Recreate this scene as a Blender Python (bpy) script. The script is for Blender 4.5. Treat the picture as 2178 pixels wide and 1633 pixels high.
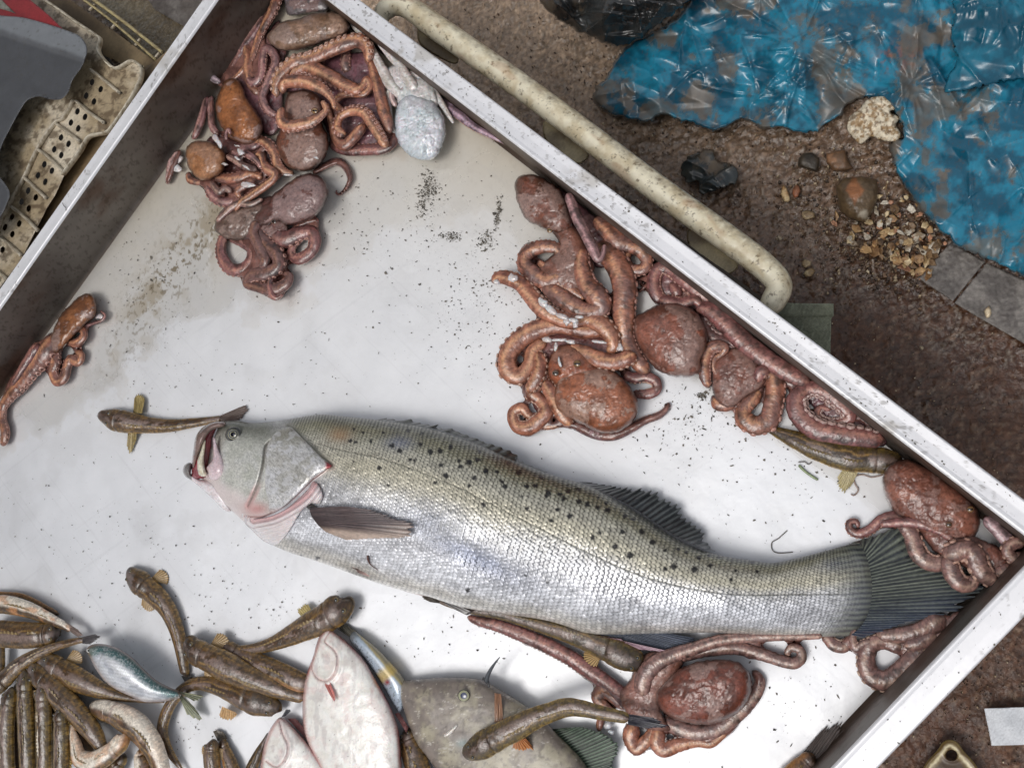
import bpy, math
import numpy as np
for o in list(bpy.data.objects): bpy.data.objects.remove(o)
S=bpy.context.scene
COL=S.collection
# ------------------------------------------------------------------ camera
NAD=(1801.7,1074.0); FPX=1851.3; HC=0.70          # plumb point and focal length measured in the photograph
_d=np.array([NAD[0]-1089.0,-(NAD[1]-816.5),-FPX]); _d/=np.linalg.norm(_d)
_z=-_d; _x=np.array([1.0,0,0])-_z*_z[0]; _x/=np.linalg.norm(_x); _y=np.cross(_z,_x)
RC=np.array([_x,_y,_z])
import mathutils
cam=bpy.data.cameras.new('camera'); camo=bpy.data.objects.new('camera',cam); COL.objects.link(camo)
camo.matrix_world=mathutils.Matrix.Translation((0,0,HC))@mathutils.Matrix([[float(v) for v in r] for r in RC]).to_4x4()
cam.sensor_width=36; cam.lens=36*FPX/2178; cam.clip_start=0.02; cam.clip_end=500
S.camera=camo
S.render.resolution_x=1024; S.render.resolution_y=767
# ------------------------------------------------------------------ sky and sun (bright overcast)
W=bpy.data.worlds.new('World'); S.world=W; W.use_nodes=True
nt=W.node_tree; bg=nt.nodes['Background']
SUN_EL,SUN_AZ=math.radians(66),math.radians(232)   # azimuth: direction the light comes from, from +x counter-clockwise
sky=nt.nodes.new('ShaderNodeTexSky'); sky.sky_type='NISHITA'; sky.sun_disc=False
sky.sun_elevation=SUN_EL; sky.sun_rotation=math.pi/2-SUN_AZ; sky.dust_density=4; sky.air_density=1
hs=nt.nodes.new('ShaderNodeHueSaturation'); hs.inputs['Saturation'].default_value=0.28
nt.links.new(sky.outputs[0],hs.inputs['Color']); nt.links.new(hs.outputs[0],bg.inputs[0]); bg.inputs[1].default_value=0.13
sl=bpy.data.lights.new('sun','SUN'); sl.energy=0.75; sl.angle=math.radians(24); sl.color=(1,0.97,0.93)
so=bpy.data.objects.new('sun',sl); COL.objects.link(so)
_sd=mathutils.Vector((math.cos(SUN_EL)*math.cos(SUN_AZ),math.cos(SUN_EL)*math.sin(SUN_AZ),math.sin(SUN_EL)))
so.rotation_euler=_sd.to_track_quat('Z','Y').to_euler()
S.view_settings.view_transform='Standard'; S.view_settings.look='None'; S.view_settings.gamma=1; S.view_settings.exposure=0.02
S.cycles.max_bounces=6
# ------------------------------------------------------------------ helpers
A=np.array
def P(px,py,z):
    """world point at height z that stands where the photo has (px,py)"""
    px=np.asarray(px,float); py=np.asarray(py,float); z=np.asarray(z,float)
    cx=px-1089.0; cy=-(py-816.5); cz=-FPX
    wx=RC[0,0]*cx+RC[0,1]*cy+RC[0,2]*cz; wy=RC[1,0]*cx+RC[1,1]*cy+RC[1,2]*cz; wz=RC[2,0]*cx+RC[2,1]*cy+RC[2,2]*cz
    t=(z-HC)/wz
    return np.stack([wx*t,wy*t,z+0*t],-1)
def mpp(px,py,z):
    cx=np.asarray(px,float)-1089.0; cy=-(np.asarray(py,float)-816.5)
    wz=RC[2,0]*cx+RC[2,1]*cy-RC[2,2]*FPX
    return (z-HC)/wz
ZM={'A':(3.351,350,0),'B':(3.3,340,300),'C':(2.634,1000,340),'D':(2.916,1450,620),'E':(2.953,1500,1080),'F':(3.111,0,1180),
    'G':(3.63,600,1280),'H':(3.63,1150,1280),'I':(3.63,370,840),'J':(3.71,0,560),'K':(2.0204,1100,0),'L':(2.5525,0,0),
    'M':(2.149,780,0),'N':(5.762,1800,1400),'O':(3.266,900,900),'p':(1,0,0)}
def q(k,pts):
    s,ox,oy=ZM[k]; o=[]
    for p in pts:
        o.append((p[0]/s+ox,p[1]/s+oy)+((p[2]/s,) if len(p)>2 else ())+tuple(p[3:]))
    return o
def lin(c):
    c=np.asarray(c,float)/255.0
    return np.where(c<=0.04045,c/12.92,((c+0.055)/1.055)**2.4)
_rs=np.random.RandomState(7); _L=_rs.rand(4,256,256)
def vn(x,y,seed=0):
    x=np.asarray(x,float)+seed*17.31; y=np.asarray(y,float)+seed*9.77
    xi=np.floor(x).astype(int); yi=np.floor(y).astype(int); fx=x-xi; fy=y-yi
    fx=fx*fx*(3-2*fx); fy=fy*fy*(3-2*fy); L=_L[seed%4]
    a=L[xi&255,yi&255]; b=L[(xi+1)&255,yi&255]; c=L[xi&255,(yi+1)&255]; d=L[(xi+1)&255,(yi+1)&255]
    return (a*(1-fx)+b*fx)*(1-fy)+(c*(1-fx)+d*fx)*fy
def fbm(x,y,seed=0,o=4,g=0.5):
    s=0;a=1;t=0
    for i in range(o):
        s=s+a*vn(x*2**i,y*2**i,seed+i); t+=a; a*=g
    return s/t
def sm(a,b,x): 
    t=np.clip((x-a)/(b-a),0,1); return t*t*(3-2*t)
def mix(a,b,t): return a+(b-a)*np.asarray(t)[...,None]
def spline(pts,step=3.0,closed=False):
    p=A([list(map(float,r)) for r in pts]); n=len(p); out=[]
    segs=n if closed else n-1
    for i in range(segs):
        if closed: a,b,c,d=p[(i-1)%n],p[i],p[(i+1)%n],p[(i+2)%n]
        else: a,b,c,d=p[max(i-1,0)],p[i],p[i+1],p[min(i+2,n-1)]
        k=max(2,int(np.hypot(*(c-b)[:2])/step)); t=np.arange(k)[:,None]/k
        out.append(0.5*((2*b)+(-a+c)*t+(2*a-5*b+4*c-d)*t**2+(-a+3*b-3*c+d)*t**3))
    if not closed: out.append(p[-1:])
    return np.concatenate(out)
class Geo:
    def __init__(s): s.V=[];s.Q=[];s.T=[];s.C=[];s.n=0
    def add(s,V,Q,C,T=None):
        V=V.reshape(-1,3); C=np.asarray(C,float)
        if C.ndim==1: C=np.tile(C,(len(V),1))
        C=C.reshape(-1,C.shape[-1])
        if C.shape[1]==3: C=np.concatenate([C,np.full((len(C),1),0.3)],1)
        s.V.append(V); s.C.append(C)
        if Q is not None and len(Q): s.Q.append(np.asarray(Q)+s.n)
        if T is not None and len(T): s.T.append(np.asarray(T)+s.n)
        s.n+=len(V); return s
    def build(s,name,mat,parent=None,smooth=True,uv=None):
        V=np.concatenate(s.V); C=np.concatenate(s.C)
        Q=np.concatenate(s.Q) if s.Q else np.zeros((0,4),int); T=np.concatenate(s.T) if s.T else np.zeros((0,3),int)
        me=bpy.data.meshes.new(name); me.vertices.add(len(V)); me.vertices.foreach_set('co',V.astype(np.float32).ravel())
        nl=Q.size+T.size; me.loops.add(nl); me.loops.foreach_set('vertex_index',np.concatenate([Q.ravel(),T.ravel()]).astype(np.int32))
        me.polygons.add(len(Q)+len(T)); st=np.concatenate([np.arange(len(Q))*4,Q.size+np.arange(len(T))*3]).astype(np.int32)
        me.polygons.foreach_set('loop_start',st)
        me.polygons.foreach_set('use_smooth',np.full(len(st),smooth))
        at=me.color_attributes.new('Col','FLOAT_COLOR','POINT'); at.data.foreach_set('color',C.astype(np.float32).ravel())
        me.update(calc_edges=True); me.validate()
        import bmesh; bm=bmesh.new(); bm.from_mesh(me); bmesh.ops.recalc_face_normals(bm,faces=bm.faces); bm.to_mesh(me); bm.free()
        me.materials.append(mat); o=bpy.data.objects.new(name,me); COL.objects.link(o)
        if parent: o.parent=parent
        return o
def gridq(nu,nv,wrap=False):
    i=np.arange(nu-1)[:,None]; m=nv if wrap else nv-1; j=np.arange(m)[None,:]
    a=i*nv+j; b=i*nv+(j+1)%nv; c=(i+1)*nv+(j+1)%nv; d=(i+1)*nv+j
    return np.stack([a,b,c,d],-1).reshape(-1,4)
def tag(o,label,cat,group=None,kind=None):
    if label: o['label']=label
    if cat: o['category']=cat
    if group: o['group']=group
    if kind: o['kind']=kind
    return o
def thing(name,px,py,z,label,cat,group=None):
    e=bpy.data.objects.new(name,None); COL.objects.link(e); e.empty_display_size=0.02
    w=P(px,py,z); e.location=tuple(float(v) for v in w)
    e.matrix_world.translation=e.location
    tag(e,label,cat,group); return e
def par(o,e):
    o.parent=e; o.matrix_parent_inverse=mathutils.Matrix.Translation(e.location).inverted(); return o
# ------------------------------------------------------------------ materials (colour and roughness come from each mesh's own attribute)
def mat(name,metal=0.0,coat=0.0,coat_r=0.08,bump=0.0,bscale=300,mott=0.0,mscale=60,sss=0.0,b2=0.0,b2s=60,spec=0.5,anis=0,rough_n=0.0,trans=0):
    m=bpy.data.materials.new(name); m.use_nodes=True; n=m.node_tree.nodes; l=m.node_tree.links; b=n['Principled BSDF']
    at=n.new('ShaderNodeAttribute'); at.attribute_name='Col'
    tc=n.new('ShaderNodeTexCoord')
    c=at.outputs['Color']
    if mott:
        t=n.new('ShaderNodeTexNoise'); t.inputs['Scale'].default_value=mscale; t.inputs['Detail'].default_value=8; t.inputs['Roughness'].default_value=0.65
        l.new(tc.outputs['Object'],t.inputs['Vector'])
        r=n.new('ShaderNodeMapRange'); r.inputs['From Min'].default_value=0.3; r.inputs['From Max'].default_value=0.7
        r.inputs['To Min'].default_value=1-mott; r.inputs['To Max'].default_value=1+mott; l.new(t.outputs['Fac'],r.inputs['Value'])
        mx=n.new('ShaderNodeVectorMath'); mx.operation='SCALE'; l.new(c,mx.inputs[0]); l.new(r.outputs[0],mx.inputs['Scale']); c=mx.outputs[0]
    l.new(c,b.inputs['Base Color'])
    if rough_n:
        t=n.new('ShaderNodeTexNoise'); t.inputs['Scale'].default_value=40; t.inputs['Detail'].default_value=6; l.new(tc.outputs['Object'],t.inputs['Vector'])
        ma=n.new('ShaderNodeMath'); ma.operation='MULTIPLY_ADD'; l.new(t.outputs['Fac'],ma.inputs[0]); ma.inputs[1].default_value=rough_n
        su=n.new('ShaderNodeMath'); su.operation='SUBTRACT'; l.new(at.outputs['Alpha'],su.inputs[0]); su.inputs[1].default_value=rough_n/2
        l.new(su.outputs[0],ma.inputs[2]); l.new(ma.outputs[0],b.inputs['Roughness'])
    else: l.new(at.outputs['Alpha'],b.inputs['Roughness'])
    b.inputs['Metallic'].default_value=metal; b.inputs['Coat Weight'].default_value=coat; b.inputs['Coat Roughness'].default_value=coat_r
    b.inputs['Specular IOR Level'].default_value=spec
    b.inputs['Transmission Weight'].default_value=trans
    if sss: b.inputs['Subsurface Weight'].default_value=sss; b.inputs['Subsurface Radius'].default_value=(0.006,0.003,0.002); b.inputs['Subsurface Scale'].default_value=1
    nrm=None
    for amt,sc in ((b2,b2s),(bump,bscale)):
        if not amt: continue
        t=n.new('ShaderNodeTexNoise'); t.inputs['Scale'].default_value=sc; t.inputs['Detail'].default_value=5; l.new(tc.outputs['Object'],t.inputs['Vector'])
        bp=n.new('ShaderNodeBump'); bp.inputs['Strength'].default_value=min(1,amt); bp.inputs['Distance'].default_value=0.3/sc*max(1,amt); l.new(t.outputs['Fac'],bp.inputs['Height'])
        if nrm: l.new(nrm,bp.inputs['Normal'])
        nrm=bp.outputs[0]
    if nrm:
        l.new(nrm,b.inputs['Normal'])
        if coat: l.new(nrm,b.inputs['Coat Normal'])
    return m
M_OCT=mat('octopus skin',coat=0.5,coat_r=0.14,bump=0.4,bscale=650,mott=0.32,mscale=240,sss=0.10,b2=0.30,b2s=70)
M_GOB=mat('goby skin',coat=0.6,coat_r=0.15,bump=0.45,bscale=800,mott=0.35,mscale=380,b2=0.35,b2s=120)
M_BASS=mat('silver scale skin',metal=0.3,coat=0.35,coat_r=0.18,bump=0.25,bscale=1500,mott=0.10,mscale=500)
M_SILV=mat('silver fish skin',metal=0.25,coat=0.6,coat_r=0.14,bump=0.3,bscale=1200,mott=0.15,mscale=400)
M_FLAT=mat('white fish belly skin',coat=0.7,coat_r=0.12,bump=0.25,bscale=600,mott=0.05,mscale=120,sss=0.15,b2=0.2,b2s=60)
M_FILE=mat('grey leathery skin',coat=0.35,coat_r=0.2,bump=0.5,bscale=1500,mott=0.22,mscale=120)
M_FIN=mat('fin membrane',coat=0.5,coat_r=0.12,bump=0.2,bscale=900,mott=0.15,mscale=300)
M_EYE=mat('wet eye',coat=1.0,coat_r=0.02)
M_MEAT=mat('white soft flesh',coat=1.0,coat_r=0.08,bump=0.3,bscale=500,mott=0.08,mscale=200,sss=0.3,b2=0.4,b2s=150)
M_PLAS=mat('dirty beige plastic',coat=0.15,coat_r=0.3,bump=0.15,bscale=400,mott=0.10,mscale=90,rough_n=0.2)
M_BAG=mat('wet plastic film',coat=0.3,coat_r=0.22,bump=0.1,bscale=250,mott=0.15,mscale=60)
M_MUD=mat('wet mud',coat=0.25,coat_r=0.15,bump=1.0,bscale=260,mott=0.38,mscale=170,b2=0.8,b2s=60,rough_n=0.4)
M_STONE=mat('stone and shell',coat=0.1,coat_r=0.3,bump=0.7,bscale=300,mott=0.25,mscale=150)
M_RIM=mat('steel rim',metal=0.35,bump=0.05,bscale=200,mott=0.06,mscale=30,rough_n=0.15)
M_WALL=mat('steel wall',metal=0.75,bump=0.06,bscale=150,mott=0.12,mscale=25,rough_n=0.15)
M_CLOTH=mat('woven cloth',bump=0.6,bscale=500,mott=0.25,mscale=500)
M_GRIT=mat('dark grit',mott=0.2,mscale=800)
# ------------------------------------------------------------------ shape builders
def tube(g,pts,cf,z=0.0,flat=0.85,K=16,step=3.0,capf=True,rn=0.0,rs_=7.0,prof=None):
    """tapered limb along pts (px,py,r_px[,base_z]); returns frame arrays"""
    pp=[]
    for p in pts: pp.append((p[0],p[1],p[2],p[3] if len(p)>3 else z))
    s=spline(pp,step); s[:,2]=np.maximum(s[:,2],0.6)
    # rounded ends
    L=np.concatenate([[0],np.cumsum(np.hypot(np.diff(s[:,0]),np.diff(s[:,1])))])
    if capf:
        for e,d in ((0,L),(-1,L[-1]-L)):
            r=max(s[e,2],1.0); 
            s[:,2]*=np.sqrt(np.clip(1-(1-np.clip(d/r,0,1))**2,0.02,1))
    if prof is not None: s[:,2]*=prof(L/L[-1],L)
    rw=s[:,2]*mpp(s[:,0],s[:,1],s[:,3]); zc=s[:,3]+rw*flat+0.0006
    c=P(s[:,0],s[:,1],zc)
    t=np.gradient(c,axis=0); t/=np.linalg.norm(t,axis=1)[:,None]+1e-12
    side=np.cross(t,[0,0,1.0]); side/=np.linalg.norm(side,axis=1)[:,None]+1e-12; up=np.cross(side,t)
    a=np.linspace(0,2*np.pi,K,endpoint=False)
    ca=np.cos(a)[None,:,None]; sa=np.sin(a)[None,:,None]
    bump=1.0
    if rn: bump=1+rn*2*(fbm(L[:,None]/rs_+s[0,0],(s[:,2][:,None]*np.cos(a)[None])/rs_+np.sin(a)[None],1,4,.6)-.5)[:,:,None]
    V=c[:,None,:]+bump*rw[:,None,None]*(ca*side[:,None,:]+flat*sa*up[:,None,:])
    u=np.repeat((L/L[-1])[:,None],K,1); X=np.repeat(s[:,0][:,None],K,1)+s[:,2][:,None]*np.cos(a)[None]*1.0; Lp=np.repeat(L[:,None],K,1)
    C=cf(u,np.repeat(np.cos(a)[None],len(s),0),np.repeat(np.sin(a)[None],len(s),0),Lp,np.repeat(s[:,2][:,None],K,1),s[0,0])
    n=len(s); Q=gridq(n,K,True); g.add(V,Q,C)
    # end caps
    for e in (0,n-1):
        cv=c[e][None]; ring=(e*K+np.arange(K))+g.n-n*K-0
        base=g.n; g.V.append(cv); g.C.append(C.reshape(n,K,-1)[e].mean(0)[None]); g.n+=1
        j=np.arange(K); r0=base-n*K if e==0 else base-n*K-1
        r0=(base-n*K) if e==0 else (base-1-n*K)
        tri=np.stack([np.full(K,base),r0+e*K+(j if e else (j+1)%K),r0+e*K+((j+1)%K if e else j)],-1); g.T.append(tri)
    return s,c,side,up,rw,L
_SP=A([(0.0,0.10),(0.42,0.14),(0.55,0.5),(0.8,0.55),(1.0,0.0)]); 
def suckers(g,fr,side=1,theta=10,size=0.42,gap=1.15,col=(205,165,150),cd=(120,75,65),rows=1,u0=0.03,u1=0.97,flat=0.85,seed=0):
    s,c,sd,up,rw,L=fr; rs=np.random.RandomState(seed+int(s[0,0])); 
    for r_ in range(rows):
        pos=u0*L[-1]; k=0
        while pos<u1*L[-1]:
            i=min(np.searchsorted(L,pos),len(L)-1); rp=s[i,2]
            if rp<1.2: pos+=2; continue
            th=math.radians(theta+r_*28+(rs.rand()-.5)*10); rr=rw[i]
            nrm=side*sd[i]*math.cos(th)+up[i]*math.sin(th); nrm/=np.linalg.norm(nrm)
            o=c[i]+side*sd[i]*rr*math.cos(th)*0.93+up[i]*rr*flat*math.sin(th)*0.93
            t=np.cross(nrm,up[i] if abs(nrm@up[i])<0.9 else sd[i]); t/=np.linalg.norm(t); b=np.cross(nrm,t)
            sr=rr*size*(0.85+0.3*rs.rand()); K=8; a=np.linspace(0,2*np.pi,K,endpoint=False)
            V=o+sr*(_SP[:,0][:,None,None]*(np.cos(a)[None,:,None]*t+np.sin(a)[None,:,None]*b)+_SP[:,1][:,None,None]*nrm)
            cc=lin(col); dd=lin(cd); w=A([0.9,0.8,0.0,0.05,0.5]); C=cc+(dd-cc)*w[:,None]; C=np.repeat(C[:,None,:],K,1)
            g.add(V,gridq(5,K,True),np.concatenate([C,np.full(C.shape[:2]+(1,),0.25)],-1))
            pos+=max(2.2,rp*size*gap*2); k+=1
def pfun(col,col2=None,sp=9,seed=0,rough=0.3,amt=0.5,patch=None,sheen_amt=0.0):
    """colour over photo-scale coordinates: base with clouds of a second colour"""
    a=lin(col); b=lin(col2 if col2 is not None else A(col)*0.6)
    def f(x,y,h):
        n=fbm(x/sp/4,y/sp/4,seed,5,0.6); C=mix(a,b,sm(0.35,0.65,n)*amt*2*(0.5) )
        n2=vn(x/2.2,y/2.2,seed+3); C=C*(0.82+0.36*n2)[...,None]
        if patch is not None:
            n3=fbm(x/28,y/28,seed+5,5,0.55); C=mix(C,lin(patch),sm(0.50,0.53,n3)*sheen_amt)
        return np.concatenate([C,np.full(C.shape[:-1]+(1,),rough)],-1)
    return f
def sdfpoly(X,Y,poly):
    p=A(poly)[:,:2]; q2=np.roll(p,-1,0); best=np.full(X.shape,1e18); ins=np.zeros(X.shape,bool)
    for a,b in zip(p,q2):
        d=b-a; L=d@d+1e-9; t=np.clip(((X-a[0])*d[0]+(Y-a[1])*d[1])/L,0,1)
        best=np.minimum(best,(X-a[0]-t*d[0])**2+(Y-a[1]-t*d[1])**2)
        c=((a[1]>Y)!=(b[1]>Y))&(X<(b[0]-a[0])*(Y-a[1])/(b[1]-a[1]+1e-12)+a[0]); ins^=c
    s=np.sqrt(best); return np.where(ins,-s,s)
def blob(g,outline,H,cf,z=0.0,step=3.0,eq=0.3,holes=(),hf=None,smooth=True,power=0.5,thick=None,flatten=False,zfun=None,wob=0.0,iters=None,sdf=None):
    """solid body from an outline: inflated (or flat when flatten) top and bottom, h in 0..1 handed to hf for relief"""
    ol=spline([p[:2] for p in outline],max(4,step*1.5),True) if smooth else A([p[:2] for p in outline],float)
    if wob: ol=ol+wob*(np.stack([fbm(ol[:,0]/7,ol[:,1]/7,2,3),fbm(ol[:,0]/7,ol[:,1]/7,3,3)],-1)-0.5)
    x0,y0=ol.min(0)-2*step; x1,y1=ol.max(0)+2*step
    X,Y=np.meshgrid(np.arange(x0,x1,step),np.arange(y0,y1,step),indexing='ij')
    sd=sdfpoly(X,Y,ol) if sdf is None else sdf(X,Y)
    for hpoly in holes: sd=np.maximum(sd,-sdfpoly(X,Y,A(hpoly)))
    gx=np.gradient(sd,step,axis=0); gy=np.gradient(sd,step,axis=1); gn=np.hypot(gx,gy)+1e-6; gx/=gn; gy/=gn
    inside=sd<0; snap=(np.abs(sd)<0.72*step)&((sd>=0)|(sd>-0.3*step)); ok=inside|snap
    X=np.where(snap,X-gx*sd,X); Y=np.where(snap,Y-gy*sd,Y)
    if flatten: h=np.where(snap|~inside,0,1.0)
    else:
        core=inside&~snap; ph=np.maximum(-sd,0)*step
        n=iters or int(min(900,60+max(X.shape)*3))
        src=step*step
        # coarse-to-fine start: distance based, then relaxation
        for k in range(n):
            ph=np.where(core,0.25*(np.roll(ph,1,0)+np.roll(ph,-1,0)+np.roll(ph,1,1)+np.roll(ph,-1,1)+src),0)
        h=(ph/max(ph.max(),1e-9))**power
    hh=h*H
    if hf is not None: hh=hh+hf(X,Y,h)*np.where(snap,0,1)
    zz=z+0.0006+eq*H*(0 if flatten else 1)
    if zfun is not None: zz=zz+zfun(X,Y)
    zt=zz+hh*(1 if flatten else (1-eq)); zb=zz-(eq*H*h if not flatten else 0)
    idx=-np.ones(X.shape,int); kx=np.where(ok); n=len(kx[0]); idx[kx]=np.arange(n)
    Vt=P(X[kx],Y[kx],(zt+0*X)[kx]); C=cf(X[kx],Y[kx],h[kx])
    a,b,c,d=idx[:-1,:-1],idx[1:,:-1],idx[1:,1:],idx[:-1,1:]
    st=np.stack([a,b,c,d],-1).reshape(-1,4); cnt=(st>=0).sum(1)
    Qs=st[cnt==4]; tr=st[cnt==3]; T=np.array([[v for v in r if v>=0] for r in tr]) if len(tr) else np.zeros((0,3),int)
    Qs=Qs[:,::-1]; T=T[:,::-1]
    # in photo space y runs down, so orientation above is already outward-up after the flip
    bmap=np.arange(n); sn=snap[kx]|~inside[kx]
    if flatten:
        nb=n; Vb=Vt.copy(); pz=P(X[kx],Y[kx],(zz+0*X)[kx]-(thick or 0.002)); Vb=pz; bmap=n+np.arange(n); extraV=Vb; extraC=C
        # side walls: boundary edges
        ed={}
        for F in (Qs,T):
            for r in F.tolist():
                m_=len(r)
                for i in range(m_):
                    e=(r[i],r[(i+1)%m_]); ed[e]=1
        sw=[(e[1],e[0],n+e[0],n+e[1]) for e in ed if (e[1],e[0]) not in ed]
        allQ=np.concatenate([Qs,bmap[Qs][:,::-1],A(sw,int).reshape(-1,4)]); allT=np.concatenate([T,bmap[T][:,::-1]]) if len(T) else T
        g.add(np.concatenate([Vt,extraV]),allQ,np.concatenate([C,C]),allT)
    else:
        inn=np.where(~sn)[0]; bmap=np.arange(n); bmap[inn]=n+np.arange(len(inn))
        Vb=P(X[kx],Y[kx],(zb+0*X)[kx])[inn]
        allQ=np.concatenate([Qs,bmap[Qs][:,::-1]]); allT=np.concatenate([T,bmap[T][:,::-1]]) if len(T) else T
        g.add(np.concatenate([Vt,Vb]),allQ,np.concatenate([C,C[inn]]),allT)
    return g
def fin(g,base,tip,zb,zt,n,ca,cb,ragged=0.06,nv=14,ridge=0.0006,seed=0,bend=0.0,alpha=0.3,thick=0.0009,cu=None):
    """ray fin lofted between a base curve and a tip curve"""
    nu=n*6+1; B=spline(base,1.5); Tp=spline(tip,1.5)
    def rs(p,k):
        L=np.concatenate([[0],np.cumsum(np.hypot(*np.diff(p[:,:2],axis=0).T))]); t=np.linspace(0,L[-1],k); return np.stack([np.interp(t,L,p[:,0]),np.interp(t,L,p[:,1])],-1)
    B=rs(B,nu); Tp=rs(Tp,nu); u=np.linspace(0,1,nu)[:,None]; v=np.linspace(0,1,nv)[None,:]
    ray=0.5+0.5*np.cos(u*n*2*np.pi); rg=(vn(u*n*1.3,u*0,seed+1)-0.5)*2*ragged+ragged*(ray-1)*1.0
    vv=v*(1+rg); X=B[:,0][:,None]*(1-vv)+Tp[:,0][:,None]*vv; Y=B[:,1][:,None]*(1-vv)+Tp[:,1][:,None]*vv
    Z=zb+(zt-zb)*v+ridge*ray*(0.4+0.6*(1-v))+bend*np.sin(v*np.pi)*np.sin(u*np.pi)+0.0015*(vn(u*5,v*2,seed)-0.5)
    a=lin(ca);b=lin(cb); fork=0.5+0.5*np.cos(u*n*2*2*np.pi*1.0+v*6); rb=vn(np.floor(u*n)*3.7+v*0.6,v*2+u*0,seed+3); w=np.clip(ray*0.8*(0.35+1.2*rb)+0.25*fork*v+0.3*(vn(X/3,Y/3,seed)-.5),0,1)
    C=mix(b,a,w)
    if cu is not None: C=mix(C,lin(cu[0])*(0.75+0.35*ray+0*v)[...,None],sm(cu[1],cu[2],u+0.25*v+0*v)*cu[3])
    C=C*(0.8+0.4*vn(X/2.2,Y/2.2,seed+2))[...,None]; C=np.concatenate([C,np.full(C.shape[:-1]+(1,),alpha)],-1)
    V=np.concatenate([P(X,Y,Z).reshape(-1,3),P(X,Y,Z-thick*(1-0.7*v)).reshape(-1,3)])
    Q=gridq(nu,nv); N=nu*nv; i=np.arange(nu-1); j=np.arange(nv-1)
    e1=np.stack([i*nv+nv-1,(i+1)*nv+nv-1],-1); e2=np.stack([(nu-1)*nv+j+1,(nu-1)*nv+j],-1)[:, ::-1]; e0=np.stack([j,j+1],-1)
    side=[np.stack([e[:,0],e[:,1],e[:,1]+N,e[:,0]+N],-1) for e in (e1,e2,e0)]
    g.add(V,np.concatenate([Q,Q[:,::-1]+N]+side),np.concatenate([C.reshape(-1,4)]*2)); return g
def dome(g,px,py,z,rx,ry,h,cf,ang=0,nr=8,na=24,full=False):
    """small rounded lump, rx ry in photo px, h in metres"""
    r=np.linspace(0,1,nr)[:,None]; a=np.linspace(0,2*np.pi,na,endpoint=False)[None]
    rr=np.sin(r*np.pi/2); zz=np.cos(r*np.pi/2); ca,sa=math.cos(ang),math.sin(ang)
    x=rx*rr*np.cos(a); y=ry*rr*np.sin(a); X=px+x*ca-y*sa; Y=py+x*sa+y*ca
    C=cf(rr+0*a,X,Y); V=P(X,Y,z+h*zz+0*a); g.add(V,gridq(nr,na,True)[:, ::-1],C)
    return g
def eye(px,py,z,r,parent,iris=(170,160,120),pup=(20,20,25),h=None,name='eye'):
    g=Geo(); a=lin(iris);b=lin(pup); rim=lin((60,55,45))
    def cf(rr,X,Y):
        C=np.where((rr<0.5)[...,None],b,a); C=np.where((rr>0.88)[...,None],rim,C); return np.concatenate([C,np.full(C.shape[:-1]+(1,),0.08)],-1)
    dome(g,px,py,z,r,r,h or r*0.00018,cf,nr=14,na=28); o=g.build(name,M_EYE); par(o,parent); return o
# ================================================================== SETTING
ZG=-0.20; ZR=0.0655
TRAYM=mat('wet painted steel floor',metal=0.22,coat=0.5,coat_r=0.22,bump=0.03,bscale=120,mott=0.03,mscale=12,b2=0.06,b2s=9,rough_n=0.12)
def stretch(lo,hi,step,far):
    c=list(np.arange(lo,hi,step)); a=[];d=step;x=lo
    while x>-far: d*=1.35; x-=d; a.append(x)
    b=[];d=step;x=c[-1]
    while x<far: d*=1.35; x+=d; b.append(x)
    return A(a[::-1]+c+b)
def ground():
    xs=stretch(-0.95,0.45,0.0022,60); ys=stretch(-0.65,0.75,0.0022,60); X,Y=np.meshgrid(xs,ys,indexing='ij')
    # photo coordinates of each spot, used only to know which patch of soil it is
    n1=fbm(X*9,Y*9,1,5,0.6); n2=fbm(X*70,Y*70,2,5,0.65); n3=fbm(X*230,Y*230,0,3); 
    far=np.clip(1-(np.maximum(np.abs(X+0.2),np.abs(Y))-1.2)/2,0,1)
    wet=sm(0.42,0.58,fbm(X*6+3,Y*6,3,4)+0.35*sm(0.05,0.45,Y)-0.1)
    H=(0.006*(n1-.5)+0.005*(np.abs(n2-.5)*2)**1.0*(0.5+wet)+0.0022*(n3-.5))*far
    squig=np.abs(fbm(X*95+2*n1,Y*95,3,3,.5)-0.5); H=H+0.0022*sm(0.05,0.0,squig)*wet*far; gr=vn(X*420,Y*420,1); H=H+0.0016*sm(0.6,0.95,gr)*far
    dark=lin((76,50,34)); lite=lin((158,136,114)); C=mix(dark,lite,np.clip(sm(0.10,0.62,Y-0.35*X-0.05+0.16*(n1-.5))*0.95,0,1)); 
    C=C*(0.6+0.8*n2)[...,None]; C=mix(C,lin((140,116,94)),sm(0.62,0.75,n3)*0.4)
    C=C*(0.55+0.9*gr)[...,None]; C=C*(0.55+0.9*fbm(X*5,Y*5,2,5,.6))[...,None]; C=mix(C,lin((92,56,40)),sm(.5,.62,fbm(X*17,Y*17,1,4))*0.35*sm(0.25,0.0,Y)); C=mix(C,lin((150,136,120)),sm(0.04,0.0,squig)*wet*0.55)  # pale squiggle colour imitates reflections on the wet mud
    R=np.clip(0.62-0.35*wet+0.5*(n2-.5),0.12,0.9)
    g=Geo(); g.add(np.stack([X,Y,ZG+H-0.004],-1),gridq(len(xs),len(ys)),np.concatenate([C,R[...,None]],-1))
    o=g.build('ground',M_MUD); tag(o,'wet dark brown mud under and around the steel tray',None,kind='structure'); o['category']='ground'
ground()
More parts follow.
